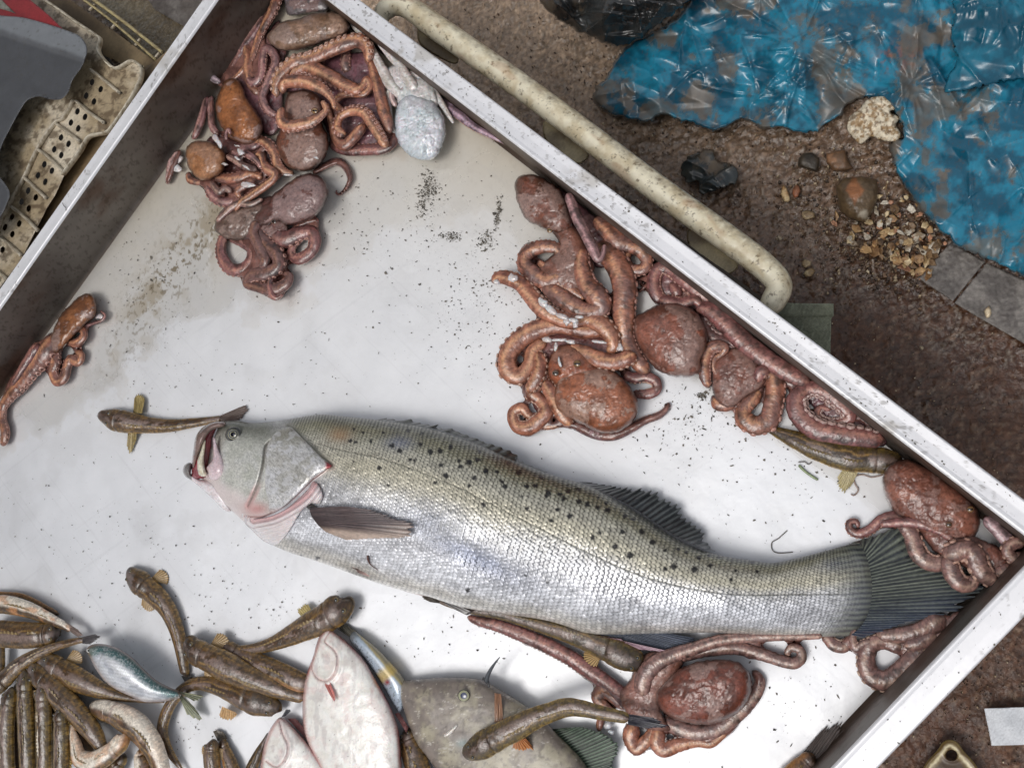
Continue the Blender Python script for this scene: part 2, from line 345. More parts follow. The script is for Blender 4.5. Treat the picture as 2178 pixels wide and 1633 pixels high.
# ---- tray
ic=[A(P(*c,ZR))[:2] for c in ((543.87,-115.97),(2214.3,1165.86))]
ex=(ic[1]-ic[0]); LX=np.linalg.norm(ex); ex/=LX; ey=A([ex[1],-ex[0]])   # ey points down-left
if ey@(P(0,1633,ZR)[:2]-ic[0])<0: ey=-ey
LY=0.97
def tl(px,py,z=0.0):
    w=P(px,py,z)[...,:2]-ic[0]; return w@ex,w@ey
def TW(a,b,z): return np.stack([ic[0][0]+a*ex[0]+b*ey[0],ic[0][1]+a*ex[1]+b*ey[1],z+0*a],-1)
wl=abs(tl(430,0,ZR)[0]); wt=abs(tl(763,0,ZR)[1]); wt2=abs(tl(2178,1060,ZR)[1]); wr=abs(tl(1867,1633,ZR)[0]-LX)
print('rim',wl,wt,wt2,wr,'LY need',tl(0,1633,0),tl(1781,1633,ZR),tl(0,1633,ZR))
tray=bpy.data.objects.new('metal_tray',None); COL.objects.link(tray)
tag(tray,'large shallow stainless steel fish tray with wide flat rims, full of octopuses and fish','tray')
def tray_build():
    # floor
    n=760; m=860; a=np.linspace(0,LX,n)[:,None]+0*np.zeros((1,m)); b=np.linspace(0,LY,m)[None]+np.zeros((n,1))
    base=A([0.77,0.785,0.815]); W2=TW(a,b,0*a); X,Y=W2[...,0],W2[...,1]
    n1=fbm(X*12,Y*12,0,5,.6); n2=fbm(X*45,Y*45,1,5,.6); n3=fbm(X*260,Y*260,2,3,.6)
    C=np.tile(base,(n,m,1))
    # old brownish dirt settled along the left wall and in the top corner
    d1=np.exp(-a/0.10)*sm(0.62,0.0,b)+np.exp(-b/0.09)*sm(0.75,0.0,a); 
    C=mix(C,lin((205,196,178)),np.clip(d1*1.5,0,0.95)*(0.6+0.6*n1).clip(0,1))
    band=np.exp(-((a-0.085-0.02*n1)/0.03)**2)*sm(0.05,0.2,b)*sm(0.5,0.3,b)
    C=mix(C,lin((150,132,100)),np.clip(band*sm(0.45,0.62,n2)*0.75,0,1))
    C=mix(C,lin((110,95,70)),np.clip((band+0.15*d1)*sm(0.60,0.68,n3)*0.9,0,1))
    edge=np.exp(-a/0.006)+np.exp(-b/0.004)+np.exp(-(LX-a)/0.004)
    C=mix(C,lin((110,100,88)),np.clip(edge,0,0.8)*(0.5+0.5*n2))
    pool=(0.36-a-0.55*b)/0.05+2.6*(n1-.5)+0.8*(n2-.5); pool=np.maximum(pool,(0.055-b+0.05*(n1-.5))/0.012); pm=sm(-0.15,0.35,pool); C=mix(C,lin((196,186,164)),pm*0.26*(0.6+0.6*n2)); C=mix(C,lin((168,152,124)),np.exp(-((pool-0.0)/0.08)**2)*0.08)
    for q_,(ax,ay,th_) in enumerate(((6,420,.80),(340,9,.82))):
        rx=a*math.cos(.3*q_)+b*math.sin(.3*q_); ry=-a*math.sin(.3*q_)+b*math.cos(.3*q_); C=mix(C,lin((172,172,176)),sm(th_-.02,th_+.03,fbm(rx*ax,ry*ay,q_,2,.5))*0.10)
    stn=sm(.56,.66,fbm(X*22+4,Y*22,2,6,.62)); C=mix(C,lin((188,184,178)),stn*0.07); C=C*(0.95+0.1*n2)[...,None]
    
    R=0.42+0.08*sm(0.4,0.7,n1)-0.20*pm-0.05*stn
    H=0.0006*(fbm(X*7,Y*7,2,2)-.5)
    g=Geo(); g.add(np.concatenate([TW(a,b,0)[...,:2],H[...,None]],-1),gridq(n,m),np.concatenate([C,R[...,None]],-1)); par(g.build('floor_panel',TRAYM),tray)
    # rings: (offsets left,top,right,bottom outward, z)
    def corners(o,z):
        l,t,r,b_=o; return [(-l,-t,z),(LX+r,-t,z),(LX+r,LY+b_,z),(-l,LY+b_,z)]
    o1=A([wl,(wt+wt2)/2,wr,wr])
    wall=[(-0.0035+0*o1,0.0003),(-0.001+0*o1,0.0022),(0*o1,0.006),(0*o1,ZR-0.002)]
    rim=[(0*o1,ZR-0.0018),(0.0007+0*o1,ZR+0.0006),(0.0022+0*o1,ZR+0.0009),(0.004+0*o1,ZR),(o1*0.6,ZR-0.0003),(o1-0.001,ZR),(o1,ZR-0.001),(o1,ZR-0.014),(o1-0.0015,ZR-0.014)]
    for nm,rings,mt_ in (('side_wall',wall,M_WALL),('rim',rim,M_RIM)):
        for s in range(4):
            m=700; t=np.linspace(0,1,m)[None]
            sub=[]
            for k in range(len(rings)-1):
                kk=30 if nm=='side_wall' and k==2 else (12 if nm=='rim' and k in(3,4) else 1)
                for j in range(kk): f=j/kk; sub.append((rings[k][0]*(1-f)+rings[k+1][0]*f,rings[k][1]*(1-f)+rings[k+1][1]*f))
            sub.append(rings[-1])
            AA=[];BB=[];ZZ=[]
            for o_,z_ in sub:
                c=corners(o_,z_); c0,c1=A(c[s]),A(c[(s+1)%4]); p=c0[:,None]*(1-t)+c1[:,None]*t; AA.append(p[0]);BB.append(p[1]);ZZ.append(p[2])
            AA,BB,ZZ=A(AA),A(BB),A(ZZ)
            if nm=='rim':
                tt=t+0*AA; dent=0.0007*(fbm(tt*9+s*3,tt*0,1,3)-.5); ZZ=ZZ+dent
            V=TW(AA,BB,ZZ); n2=fbm(V[...,0]*60,V[...,1]*60+V[...,2]*80,1,5,.6); n3=fbm(V[...,0]*300,V[...,1]*300,2,3,.6)
            n4=fbm(V[...,0]*14+V[...,2]*22,V[...,1]*14-V[...,2]*17,3,5,.6); n3=fbm(V[...,0]*300+V[...,2]*260,V[...,1]*300-V[...,2]*210,2,3,.6) if nm=='side_wall' else n3
            if nm=='side_wall':
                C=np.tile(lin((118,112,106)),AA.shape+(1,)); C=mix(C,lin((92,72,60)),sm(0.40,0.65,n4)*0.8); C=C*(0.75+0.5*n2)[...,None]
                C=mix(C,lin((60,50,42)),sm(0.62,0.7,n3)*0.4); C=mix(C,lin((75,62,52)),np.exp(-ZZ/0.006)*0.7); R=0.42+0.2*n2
            else:
                C=np.tile(A([0.80,0.80,0.82]),AA.shape+(1,)); C=mix(C,lin((150,140,120)),sm(0.58,0.7,n4)*0.45*sm(0.45,0.6,n2)); C=mix(C,lin((95,88,78)),sm(0.66,0.72,n3)*0.5*sm(.4,.6,n4)); R=0.34+0.2*n2
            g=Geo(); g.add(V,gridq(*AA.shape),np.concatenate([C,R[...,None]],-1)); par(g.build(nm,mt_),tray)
tray_build()
# fine dirt lying on floor and rims
def grit():
    rs=np.random.RandomState(11); g=Geo()
    clus=[('p',912,385,8,12,110),('p',905,412,10,12,190),('p',898,438,6,7,90),('p',922,400,5,10,60),('p',905,430,20,60,200),('p',1030,515,9,10,150),('p',1036,498,5,6,60),('p',955,501,11,5,150),('p',966,506,6,4,60),('p',1062,440,3,12,110),('p',1056,468,3,10,110),('p',1493,840,6,4,110),('p',1540,856,9,5,80),('p',1555,845,5,4,70),('p',1010,640,60,60,420),('p',760,480,70,60,170),('p',880,430,120,90,200),
          ('p',1540,850,60,30,120),('p',1480,880,50,40,160),('p',1130,560,90,60,120),('p',300,600,60,60,260),('p',330,680,60,90,160),('p',250,930,120,80,140),('p',130,1120,150,60,150),
          ('p',480,1280,110,90,200),('p',330,1330,90,60,80),('p',640,1310,60,30,70),('p',200,1240,90,60,60),('p',1680,1460,80,80,110),('p',1640,1330,90,50,60),
          ('p',1380,900,120,40,150),('p',1500,970,160,60,100),('p',1600,1090,140,60,60),('p',900,1380,160,60,60),('p',820,620,300,120,260),('p',1750,1010,60,30,40),('p',700,760,260,60,60),
          ('p',960,1330,120,40,70),('p',1020,800,20,80,40),('p',520,840,80,40,60),('p',390,1560,20,20,40),('p',600,480,60,40,50)]
    X=[];Y=[]
    for _,x,y,sx,sy,n in clus: X.append(rs.normal(x,sx,n)); Y.append(rs.normal(y,sy,n))
    X.append(rs.uniform(100,2050,600)); Y.append(rs.uniform(150,1600,600)); X=np.concatenate(X);Y=np.concatenate(Y)
    a,b=tl(X,Y,0); ok=(a>0.004)&(b>0.004)&(a<LX-0.004)&(b<LY-0.004); X=X[ok];Y=Y[ok]; Z=np.full(len(X),0.0006)
    # rims
    def rimpts(n,lo,hi,which):
        t=rs.uniform(0,1,n); w=rs.uniform(0.1,0.95,n)
        if which=='t': aa=t*LX; bb=-w*(wt+wt2)/2
        elif which=='r': aa=LX+w*wr; bb=t*LY
        else: aa=-w*wl; bb=t*LY
        return TW(aa,bb,np.full(n,ZR+0.0005))
    W0=np.concatenate([P(X,Y,Z+0.0002),rimpts(520,0,1,'t'),rimpts(300,0,1,'r'),rimpts(120,0,1,'l')])
    n=len(W0); sz=0.00018+0.00080*rs.rand(n)**4; sz=np.where(rs.rand(n)<0.012,sz*1.9,sz); sz[-940:]*=0.75
    K=6; ang=np.linspace(0,2*np.pi,K,endpoint=False)[None]+rs.rand(n,1)*6; rr=sz[:,None]*(0.5+0.9*rs.rand(n,K)); el=1+1.2*rs.rand(n,1)**2; ro=rs.rand(n,1)*6.28
    x=rr*np.cos(ang)*el; y=rr*np.sin(ang)/el; x,y=x*np.cos(ro)-y*np.sin(ro),x*np.sin(ro)+y*np.cos(ro)
    ringv=np.stack([W0[:,0:1]+x,W0[:,1:2]+y,W0[:,2:3]+0*x],-1); top=W0+np.stack([0*sz,0*sz,sz*0.6],-1)
    V=np.concatenate([ringv,top[:,None]],1); base=np.arange(n)[:,None,None]*(K+1); j=np.arange(K)[None,:,None]
    T=np.concatenate([base+j,base+(j+1)%K,base+K+0*j],-1).reshape(-1,3)
    c=lin((98,93,84))*(0.35+1.5*rs.rand(n,1)); C=np.repeat(np.concatenate([c,np.full((n,1),0.7)],-1)[:,None],K+1,1)
    g.add(V,None,C,T); o=g.build('grit',M_GRIT,smooth=False); tag(o,'fine black grit and specks strewn over the pale tray floor','grit',kind='stuff')
grit()
# ---- unseen screen added above the left side, outside the view, to shade the tray
g=Geo(); _n=14; _u=np.linspace(0,1,_n)[:,None]; _v=np.linspace(0,1,_n)[None]; _X=-2.9+1.35*_u+0*_v; _Y=-2.2+4.4*_v+0*_u; _Z=1.15+0.25*_u+0.02*np.sin(_v*20)
g.add(np.stack([_X,_Y,_Z],-1),gridq(_n,_n),np.concatenate([lin((86,88,92)),[0.7]])); g.add(np.stack([_X,_Y,_Z+0.01],-1),gridq(_n,_n),np.concatenate([lin((86,88,92)),[0.7]]))
o=g.build('shade_screen',M_CLOTH); tag(o,'unseen grey screen added to darken the left side of the tray','shade_screen',kind='structure')
# ---- beige plastic crate with tubular rail on the right
def side_crate():
    t=thing('plastic_crate',1300,300,ZG,'dirty beige crate under the tray, its thick tubular rail sticking out past the right rim','crate')
    c1=pfun((196,184,150),(150,134,100),22,1,0.32,0.6)
    def cf(u,ca,sa,L,r,s0):
        w=np.arctan2(sa,ca)*r; n=fbm(L/30,w/30,1,5,.65); n2=fbm(L/9,w/9,2,6,.72); C=mix(lin((238,230,204)),lin((196,178,140)),sm(0.4,0.75,n)*0.7); C=mix(C,lin((96,78,54)),sm(0.62,0.70,n2)*0.7); C=mix(C,lin((105,88,60)),sm(0.1,-0.7,ca)*0.5*sm(.3,.7,n2+.1)); C=mix(C,lin((168,120,80)),sm(0.62,0.75,fbm(L/60,ca,3,3))*0.35)
        return np.concatenate([C,np.full(C.shape[:-1]+(1,),0.33)],-1)
    g=Geo(); tube(g,q('M',[(50,150,24),(62,90,36),(85,48,44),(135,25,46),(205,45,50),(330,135,55),(640,350,56),(940,570,58),(1300,842,60),(1640,1085,61),(1800,1205,60),(1882,1295,58),(1862,1370,56),(1815,1415,54)]),cf,z=-0.002,flat=0.95,K=90,step=1.6,rn=0.02,rs_=20)
    par(g.build('rail',M_PLAS),t)
    # wall under the rail and the body
    V=[];
    cc=pfun((62,50,36),(120,104,74),30,2,0.6,0.9)
    pl=A(q('M',[(60,120),(330,300),(800,640),(1300,1000),(1700,1290),(1840,1390)])); zt=np.array([-0.02,-0.19]); s=spline(pl,6)
    Zs=np.linspace(-0.004,ZG,14); X=np.repeat(s[:,0][:,None],14,1);Y=np.repeat(s[:,1][:,None],14,1); top=P(X,Y,0*X-0.004); Vv=top.copy(); Vv[...,2]=Zs[None]
    off=ey*0; nn=fbm(X/12,Zs[None]*200+0*X,1,5,.6); Vv[...,:2]+=((0.002*nn)[...,None]*-ey)
    C=mix(lin((52,42,31)),lin((140,122,88)),sm(0.55,0.75,fbm(X/25,Zs[None]*80+0*X,2,5,.65))*0.5); g=Geo(); g.add(Vv,gridq(len(s),14),np.concatenate([C,0.5+0*C[...,:1]],-1)); 
    # inward closing shelf
    Vt=Vv[:,0].copy(); Vi=Vt.copy(); Vi[:,:2]+=ey*0.10; Vb=Vi.copy(); Vb[:,2]=ZG
    g.add(np.stack([Vt,Vi,Vb],1),gridq(len(s),3),np.concatenate([lin((60,48,35)),[0.6]])); par(g.build('side_panel',M_PLAS),t)
    for pts in ([(250,110),(400,215),(415,290),(350,275),(240,200)],[(830,545),(1010,680),(985,745),(930,735),(815,640)],[(1490,1040),(1690,1185),(1665,1250),(1600,1235),(1475,1130)]):
        g=Geo(); blob(g,q('M',pts),0.006,pfun((178,164,128),(96,80,56),18,3,0.4,0.9),z=-0.012,step=2.5,flatten=True,thick=0.05); par(g.build('bracket',M_PLAS),t)
    g=Geo(); 
    for cx,cy,r in ((882,514,9),(905,505,6),(925,520,7),(905,530,6),(945,530,5)):
        tube(g,[(p[0],p[1],0.7) for p in q('M',[(cx+r*math.cos(a),cy+r*math.sin(a)) for a in np.linspace(0,6.2,9)])],lambda u,ca,sa,L,r,s0:np.concatenate([0*u[...,None]+lin((150,128,84)),0*u[...,None]+0.4],-1),z=-0.002+2*27*mpp(1190,240,0)*0.95-0.0016,K=6,step=1.5)
    par(g.build('moulded_mark',M_PLAS),t)
side_crate()
# ---- perforated crate top left
def left_crate():
    t=thing('perforated_crate',100,300,ZG,'dirty white perforated crate beside the left rim, half covered by the grey board','crate')
    z=-0.055; cc=pfun((212,200,178),(160,142,112),20,1,0.5,0.9)
    g=Geo(); blob(g,q('L',[(480,650),(760,400),(1000,200),(1060,400),(300,1560),(-100,2000),(-300,1800),(-200,1400),(300,950)]),0.0,pfun((150,128,96),(96,78,54),22,2,0.5,0.9),z=z-0.014,step=4,flatten=True,smooth=False,thick=0.01); par(g.build('outer_panel',M_PLAS),t)
    def cdirt(X,Y,h):
        C=cc(X,Y,h); n=fbm(X/14,Y/14,2,5,.6); C[...,:3]=mix(C[...,:3],lin((84,66,46)),sm(0.52,0.66,n)*0.75); n=vn(X/2.5,Y/2.5,1); C[...,:3]=mix(C[...,:3],lin((70,58,44)),sm(0.8,0.9,n)*0.5); return C
    out=q('L',[(-300,-200),(80,-60),(250,10),(400,110),(525,195),(540,230),(540,290),(625,372),(715,332),(775,368),(765,440),(610,690),(575,720),(485,745),(430,830),(360,930),(300,1060),(255,1130),(120,1400),(0,1560),(-150,1760),(-500,1760),(-500,-200)])
    holes=[]
    for hx,hy in ((500,447),(547,485),(468,520),(511,552),(421,605),(462,636),(385,667),(425,698),(331,748),(372,782),(295,811),(333,843),(241,893),(282,928),(206,953),(246,988),(153,1036),(194,1072),(117,1096),(156,1132),(65,1178),(104,1214),(28,1234),(67,1272),(-22,1318),(14,1356),(-60,1375),(-22,1412)):
        a=np.linspace(0,2*np.pi,12,endpoint=False); rx,ry=12,20; ang=0.25; holes.append(q('L',[(hx+rx*math.cos(b)*math.cos(ang)-ry*math.sin(b)*math.sin(ang),hy+rx*math.cos(b)*math.sin(ang)+ry*math.sin(b)*math.cos(ang)) for b in a]))
    g=Geo(); blob(g,out,0.0,cdirt,z=z,step=2.6,flatten=True,smooth=False,holes=holes,thick=0.006); par(g.build('perforated_panel',M_PLAS),t)
    def rc(c=(196,186,166)):
        def f(u,ca,sa,L,r,s0):
            n=fbm(L/8,ca*2+sa*2,1,4,.6); C=mix(lin(c),lin((120,102,76)),sm(0.45,0.7,n)*0.8); return np.concatenate([C,0*u[...,None]+0.4],-1)
        return f
    for ln in ([(490,378),(570,440),(655,510)],[(410,548),(490,615),(572,672)],[(300,668),(370,720),(438,772)],[(200,808),(270,860),(348,935)],[(130,962),(190,1020),(255,1080)],[(60,1120),(130,1175),(210,1255)],[(0,1290),(60,1335),(120,1390)],[(-70,1430),(0,1480),(40,1520)],
               [(400,545),(345,640),(300,668),(210,800),(135,960),(50,1110),(-40,1300)]):
        g=Geo(); tube(g,q('L',[(x,y,9) for x,y in ln]),rc(),z=z-0.001,flat=1.6,K=8); par(g.build('rib',M_PLAS),t)
    for ln in ([(-50,-190),(80,-90),(270,20),(400,112),(525,195),(545,220),(540,290),(625,372),(715,334),(772,368)],[(772,368),(762,440),(700,560),(610,690),(575,722),(485,745),(430,830),(340,950)]):
        g=Geo(); tube(g,q('L',[(x,y,8) for x,y in ln]),rc((206,198,178)),z=z-0.001,flat=2.2,K=8); par(g.build('lip',M_PLAS),t)
    # end wall beyond the ledge (two long rails with cross ribs) 
    g=Geo(); blob(g,q('L',[(100,-150),(300,-60),(860,345),(800,420),(560,300),(540,200),(270,30),(0,-150)]),0.0,pfun((140,122,92),(88,72,50),25,2,0.5,0.9),z=z-0.030,step=3,flatten=True,smooth=False,thick=0.05); par(g.build('end_panel',M_PLAS),t)
    for ln,w in (([(420,-60),(640,95),(890,292)],9),([(330,-90),(600,110),(850,330)],7)):
        g=Geo(); tube(g,q('L',[(x,y,w) for x,y in ln]),rc((184,170,124)),z=z-0.03,flat=1.8,K=8); par(g.build('rail',M_PLAS),t)
    for ln in ([(520,25),(485,60)],[(640,120),(605,160)],[(765,210),(735,250)],[(870,285),(840,320)],[(400,-60),(380,-30)]):
        g=Geo(); tube(g,q('L',[(x,y,7) for x,y in ln]),rc(),z=z-0.032,flat=1.5,K=8); par(g.build('rib',M_PLAS),t)
    # dark inside walls down to the mud
    g=Geo(); blob(g,q('L',[(-600,-150),(500,150),(700,500),(300,1050),(0,1600),(-600,1800)]),0,pfun((58,50,40),(40,34,27),20,1,0.7),z=ZG+0.03,step=8,flatten=True,smooth=False,thick=0.01); par(g.build('bottom_panel',M_PLAS),t)
    # grey board
    bd=q('L',[(-400,40),(0,85),(150,102),(380,172),(445,208),(474,260),(468,310),(440,370),(392,440),(372,500),(330,540),(270,540),(210,525),(150,545),(110,600),(60,690),(10,790),(-10,880),(0,960),(30,1000),(54,1050),(40,1100),(0,1180),(-100,1300),(-400,1500)])
    def gc(X,Y,h):
        n=fbm(X/30,Y/30,2,5,.6); C=mix(lin((80,82,86)),lin((66,67,70)),n); yy=Y-(85/2.55+0.33*X); C=mix(C,lin((128,132,136)),sm(36,24,yy+6*(n-.5))*0.8); C=mix(C,lin((70,66,60)),sm(0.68,0.74,fbm(X/3,Y/3,1,3))*0.5)
        return np.concatenate([C,0*C[...,:1]+0.42],-1)
    b=None; g=Geo(); blob(g,bd,0.002,gc,z=-0.028,step=3,flatten=True,thick=0.004,hf=lambda X,Y,h:0.004*sm(30,44,(Y-(85/2.55+0.33*X)))*-1)
    o=g.build('plastic_board',M_PLAS); tag(o,'grey plastic board with a rounded cut-out lying on the perforated white crate','board')
    g=Geo(); blob(g,q('L',[(-100,-140),(40,-60),(130,-25),(210,38),(270,88),(365,182),(250,160),(120,120),(60,130),(-100,90)]),0.001,pfun((140,44,48),(110,32,38),18,1,0.35,0.7),z=-0.032,step=2.5,flatten=True,smooth=False,thick=0.003)
    lab=g.build('plastic_sheet',M_PLAS); tag(lab,'dark red plastic sheet poking out above the grey board at the top left','sheet')
    g=Geo(); blob(g,q('L',[(-60,-60),(-10,-20),(30,22),(72,62),(90,78),(40,60),(-10,48),(-60,40)]),0.0006,pfun((150,150,138),(60,58,50),10,2,0.5,0.9),z=-0.0305,step=2,flatten=True,smooth=False,thick=0.001)
    par(g.build('worn_patch',M_PLAS),lab) if False else None
    o=g.build('worn_patch',M_PLAS); o.parent=lab
left_crate()
# ---- puddle, wet concrete strip behind the perforated crate
g=Geo(); blob(g,[(190,-60),(470,-60),(470,150),(330,150),(250,60),(180,0)],0,pfun((128,116,92),(112,98,76),30,1,0.06,0.8),z=ZG+0.012,step=4,flatten=True,smooth=False,thick=0.02)
o=g.build('puddle',M_MUD); tag(o,'shallow muddy puddle between the white crate and the concrete','puddle',kind='structure')
g=Geo(); blob(g,[(250,-60),(300,-20),(330,20),(370,45),(400,62),(440,100),(560,100),(560,-80)],0.0,pfun((120,114,108),(88,80,74),8,1,0.5,0.9),z=ZG+0.02,step=2.5,flatten=True,smooth=False,wob=6,thick=0.05,hf=lambda X,Y,h:0.002*fbm(X/5,Y/5,1,3))
o=g.build('concrete_slab',M_STONE); tag(o,'rough grey concrete slab edge past the puddle at the top left','slab',kind='structure')
# ---- paving slabs lower right of the blue bag
for nm,pts,lab in (('paving_slab',[(1952,592),(2022,516),(2096,558),(2026,640)],'small grey granite paving slab beside the shell rubble'),('paving_slab',[(2030,643),(2100,560),(2300,650),(2420,800),(2330,900),(2178,732),(2070,668)],'large grey granite paving slab below the blue bag at the right edge')):
    g=Geo(); blob(g,pts,0,pfun((128,122,116),(88,82,78),10,1,0.55,0.9),z=ZG+0.004,step=2.5,flatten=True,smooth=False,thick=0.02,wob=5,hf=lambda X,Y,h:0.0016*fbm(X/6,Y/6,1,3))
    o=g.build(nm,M_STONE); tag(o,lab,'paving slab',kind='structure')
# ---- crumpled plastic bags
def crumple(X,Y,sc=1.0,star=None,seed=0):
    """height in metres of crumpled film: broad facets and sharp tent-like creases"""
    wx=X+40*(fbm(X/120,Y/120,seed,2)-.5); wy=Y+40*(fbm(X/120,Y/120,seed+1,2)-.5); h=0*X; rs=np.random.RandomState(seed+5)
    for k in range(6):
        lam=[260,190,140,100,75,55][k]; an=rs.rand()*3.1416; t=(wx*math.cos(an)+wy*math.sin(an))/lam+rs.rand()*5+1.1*(fbm(X/lam*.6,Y/lam*.6,seed+k,2)-.5)
        m=sm(0.40,0.60,fbm(X/lam*.55+k*3,Y/lam*.55,seed+k+1,2)); h=h+m*np.abs((t%1)-0.5)*2*lam*0.0005*0.13
    x0,x1,y0,y1=X.min(),X.max(),Y.min(),Y.max(); n=int(np.clip((x1-x0)*(y1-y0)/1200,20,330)); segs=[]
    for i in range(n):
        cx,cy=rs.uniform(x0,x1),rs.uniform(y0,y1); an=rs.normal(0.35,0.75)+(1.3 if cx>1900 else 0); ln=rs.uniform(18,110); segs.append((cx,cy,an,ln,rs.uniform(.001,.0042),rs.uniform(3.5,11)))
    for (sx,sy,R_) in (star or []):
        for j in range(17): an=j*6.283/17+rs.normal(0,.14); ln=R_*rs.uniform(.25,.8); st=rs.uniform(4,22); segs.append((sx+math.cos(an)*(st+ln),sy+math.sin(an)*(st+ln),an,ln,rs.uniform(.002,.006),rs.uniform(5,11)))
    bend=10*(fbm(X/55,Y/55,seed+2,3)-.5)
    for cx,cy,an,ln,am,w in segs:
        u=(X-cx)*math.cos(an)+(Y-cy)*math.sin(an); k=np.abs(u)<ln
        if not k.any(): continue
        v=-(X-cx)*math.sin(an)+(Y-cy)*math.cos(an)+bend+0.0016*u*u*np.sin(cx); h=h+np.where(k,am*np.exp(-np.abs(v)/w*np.where(v>0,1.0,2.4))*(1-(u/ln)**2),0)
    return h*sc
def bag(name,out,col,col2,lab,cat,H,z,mud,star=None,seed=0,step=3,sc=1.0,rough=0.25,zf=None,mudc=(112,94,72)):
    hfun=lambda X,Y,h:crumple(X,Y,sc,star,seed)*np.clip(h*3.5,0.25,1)
    def cf(X,Y,h):
        c=crumple(X,Y,1,star,seed); c=(c-c.mean())/c.std(); n=fbm(X/45,Y/45,seed+1,5,.6); C=mix(lin(col),lin(col2),sm(0.38,0.62,n)); C=C
        m=fbm(X/75,Y/75,seed+2,7,.64)-0.020*c+0.10*(fbm(X/22,Y/22,seed+3,5,.65)-.5)+0.16*(fbm(X/14,Y/44,seed+3,4,.6)-.5); th=0.668-0.115*mud; m2=sm(th-0.005,th+0.03,m+0.10*(fbm(X/7,Y/7,seed+1,4)-.5)); C=mix(C,lin(mudc)*(0.75+0.5*fbm(X/7,Y/7,seed,4))[...,None],np.clip(m2*(0.30+0.55*fbm(X/16,Y/16,seed+1,5))*(mud>0.05),0,1)); m3=sm(th-.10,th,m)*(mud>0.05); C=mix(C,lin(mudc)*0.8,m3*0.30)
        sp=fbm(X/4,Y/4,seed,3,.6); C=mix(C,lin((90,66,48)),sm(0.68,0.74,sp)*0.35*(mud>0.05))
        k=np.exp(-(((X-1905)/45)**2+((Y-125)/28)**2)); C=mix(C,lin((150,84,52)),k*sm(0.5,0.6,fbm(X/9,Y/9,1,4))*0.5)
        return np.concatenate([C,(rough+0.2*m2)[...,None]],-1)
    g=Geo(); blob(g,out,H*0.35,cf,z=z,step=step,eq=0.05,hf=hfun,wob=14,zfun=zf,iters=120); o=g.build(name,M_BAG); tag(o,lab,cat); return o
bag('plastic_bag',q('K',[(800,-120),(745,10),(700,62),(640,112),(540,160),(460,210),(418,270),(380,340),(335,390),(325,440),(400,492),(500,522),(560,526),(630,495),(700,520),(790,545),(860,562),(960,518),(1060,556),(1130,540),(1180,566),(1280,562),(1380,500),(1440,440),(1510,420),(1590,440),(1640,520),(1652,590),(1600,630),(1640,760),(1700,860),(1780,960),(1880,1050),(1960,1090),(2080,1140),(2200,1200),(2400,1280),(2600,1200),(2600,-150)]),(36,126,154),(20,84,108),
    'big crumpled blue plastic bag smeared with brown mud at the upper right','plastic bag',0.017,ZG+0.008,0.95,star=[(1709,95,110),(1690,190,60),(1940,180,70)],seed=2,step=2.6)
bag('plastic_bag',q('K',[(1910,-150),(1880,60),(1862,150),(1885,260),(1850,340),(1835,398),(1950,385),(2080,352),(2178,338),(2400,330),(2500,-150)]),(22,104,128),(12,76,98),
    'darker teal translucent plastic bag on top of the blue bag in the top right corner','plastic bag',0.015,ZG+0.026,0.0,seed=3,step=3,sc=0.8)
bag('plastic_bag',q('K',[(60,-100),(95,0),(150,62),(240,125),(330,165),(420,200),(520,172),(600,110),(680,55),(760,-20),(760,-120)]),(46,48,48),(30,32,33),
    'full black plastic bag at the top edge beside the blue bag','plastic bag',0.016,ZG+0.02,0.45,seed=1,step=2.4,sc=1.5,zf=lambda X,Y:0.03*np.clip(sm(110,0,Y),0,1),mudc=(70,60,46))
bag('plastic_scrap',q('K',[(700,720),(740,670),(790,650),(840,640),(855,690),(900,700),(955,740),(930,790),(870,815),(790,828),(770,780),(730,790)]),(42,50,52),(60,62,58),
    'torn scrap of dark grey plastic pressed in the mud right of the rail','plastic scrap',0.009,ZG+0.006,0.8,seed=0,step=2.2)
# ---- shells, stones and rubble
def shell():
    out=q('K',[(1414,545),(1430,500),(1470,470),(1500,430),(1560,412),(1610,430),(1632,470),(1600,480),(1640,500),(1632,540),(1648,580),(1630,610),(1570,605),(1520,590),(1480,620),(1440,590)])
    def hf(X,Y,h):
        r=np.hypot(X-1100-1500/2.02+1100,Y-540/2.02); rr=np.hypot(X-1842,Y-268); return 0.0016*np.abs(np.sin(rr/4.5+3*fbm(X/14,Y/14,1,3)))*h**0.3+0.004*(fbm(X/16,Y/16,2,4)-.5)-0.006*np.exp(-((X-1836)**2+(Y-266)**2)/200)
    def cf(X,Y,h):
        n=fbm(X/9,Y/9,1,5,.65); C=mix(lin((216,204,180)),lin((150,118,76)),sm(0.45,0.62,n)*0.9); C=mix(C,lin((92,66,40)),sm(0.60,0.68,fbm(X/6,Y/6,2,4))*0.7); return np.concatenate([C,0*C[...,:1]+0.45],-1)
    g=Geo(); blob(g,out,0.009,cf,z=ZG+0.016,step=1.8,hf=hf,wob=6,eq=0.2); o=g.build('oyster_shell',M_STONE); tag(o,'large whitish oyster shell with brown hollow, against the edge of the blue bag','shell')
shell()
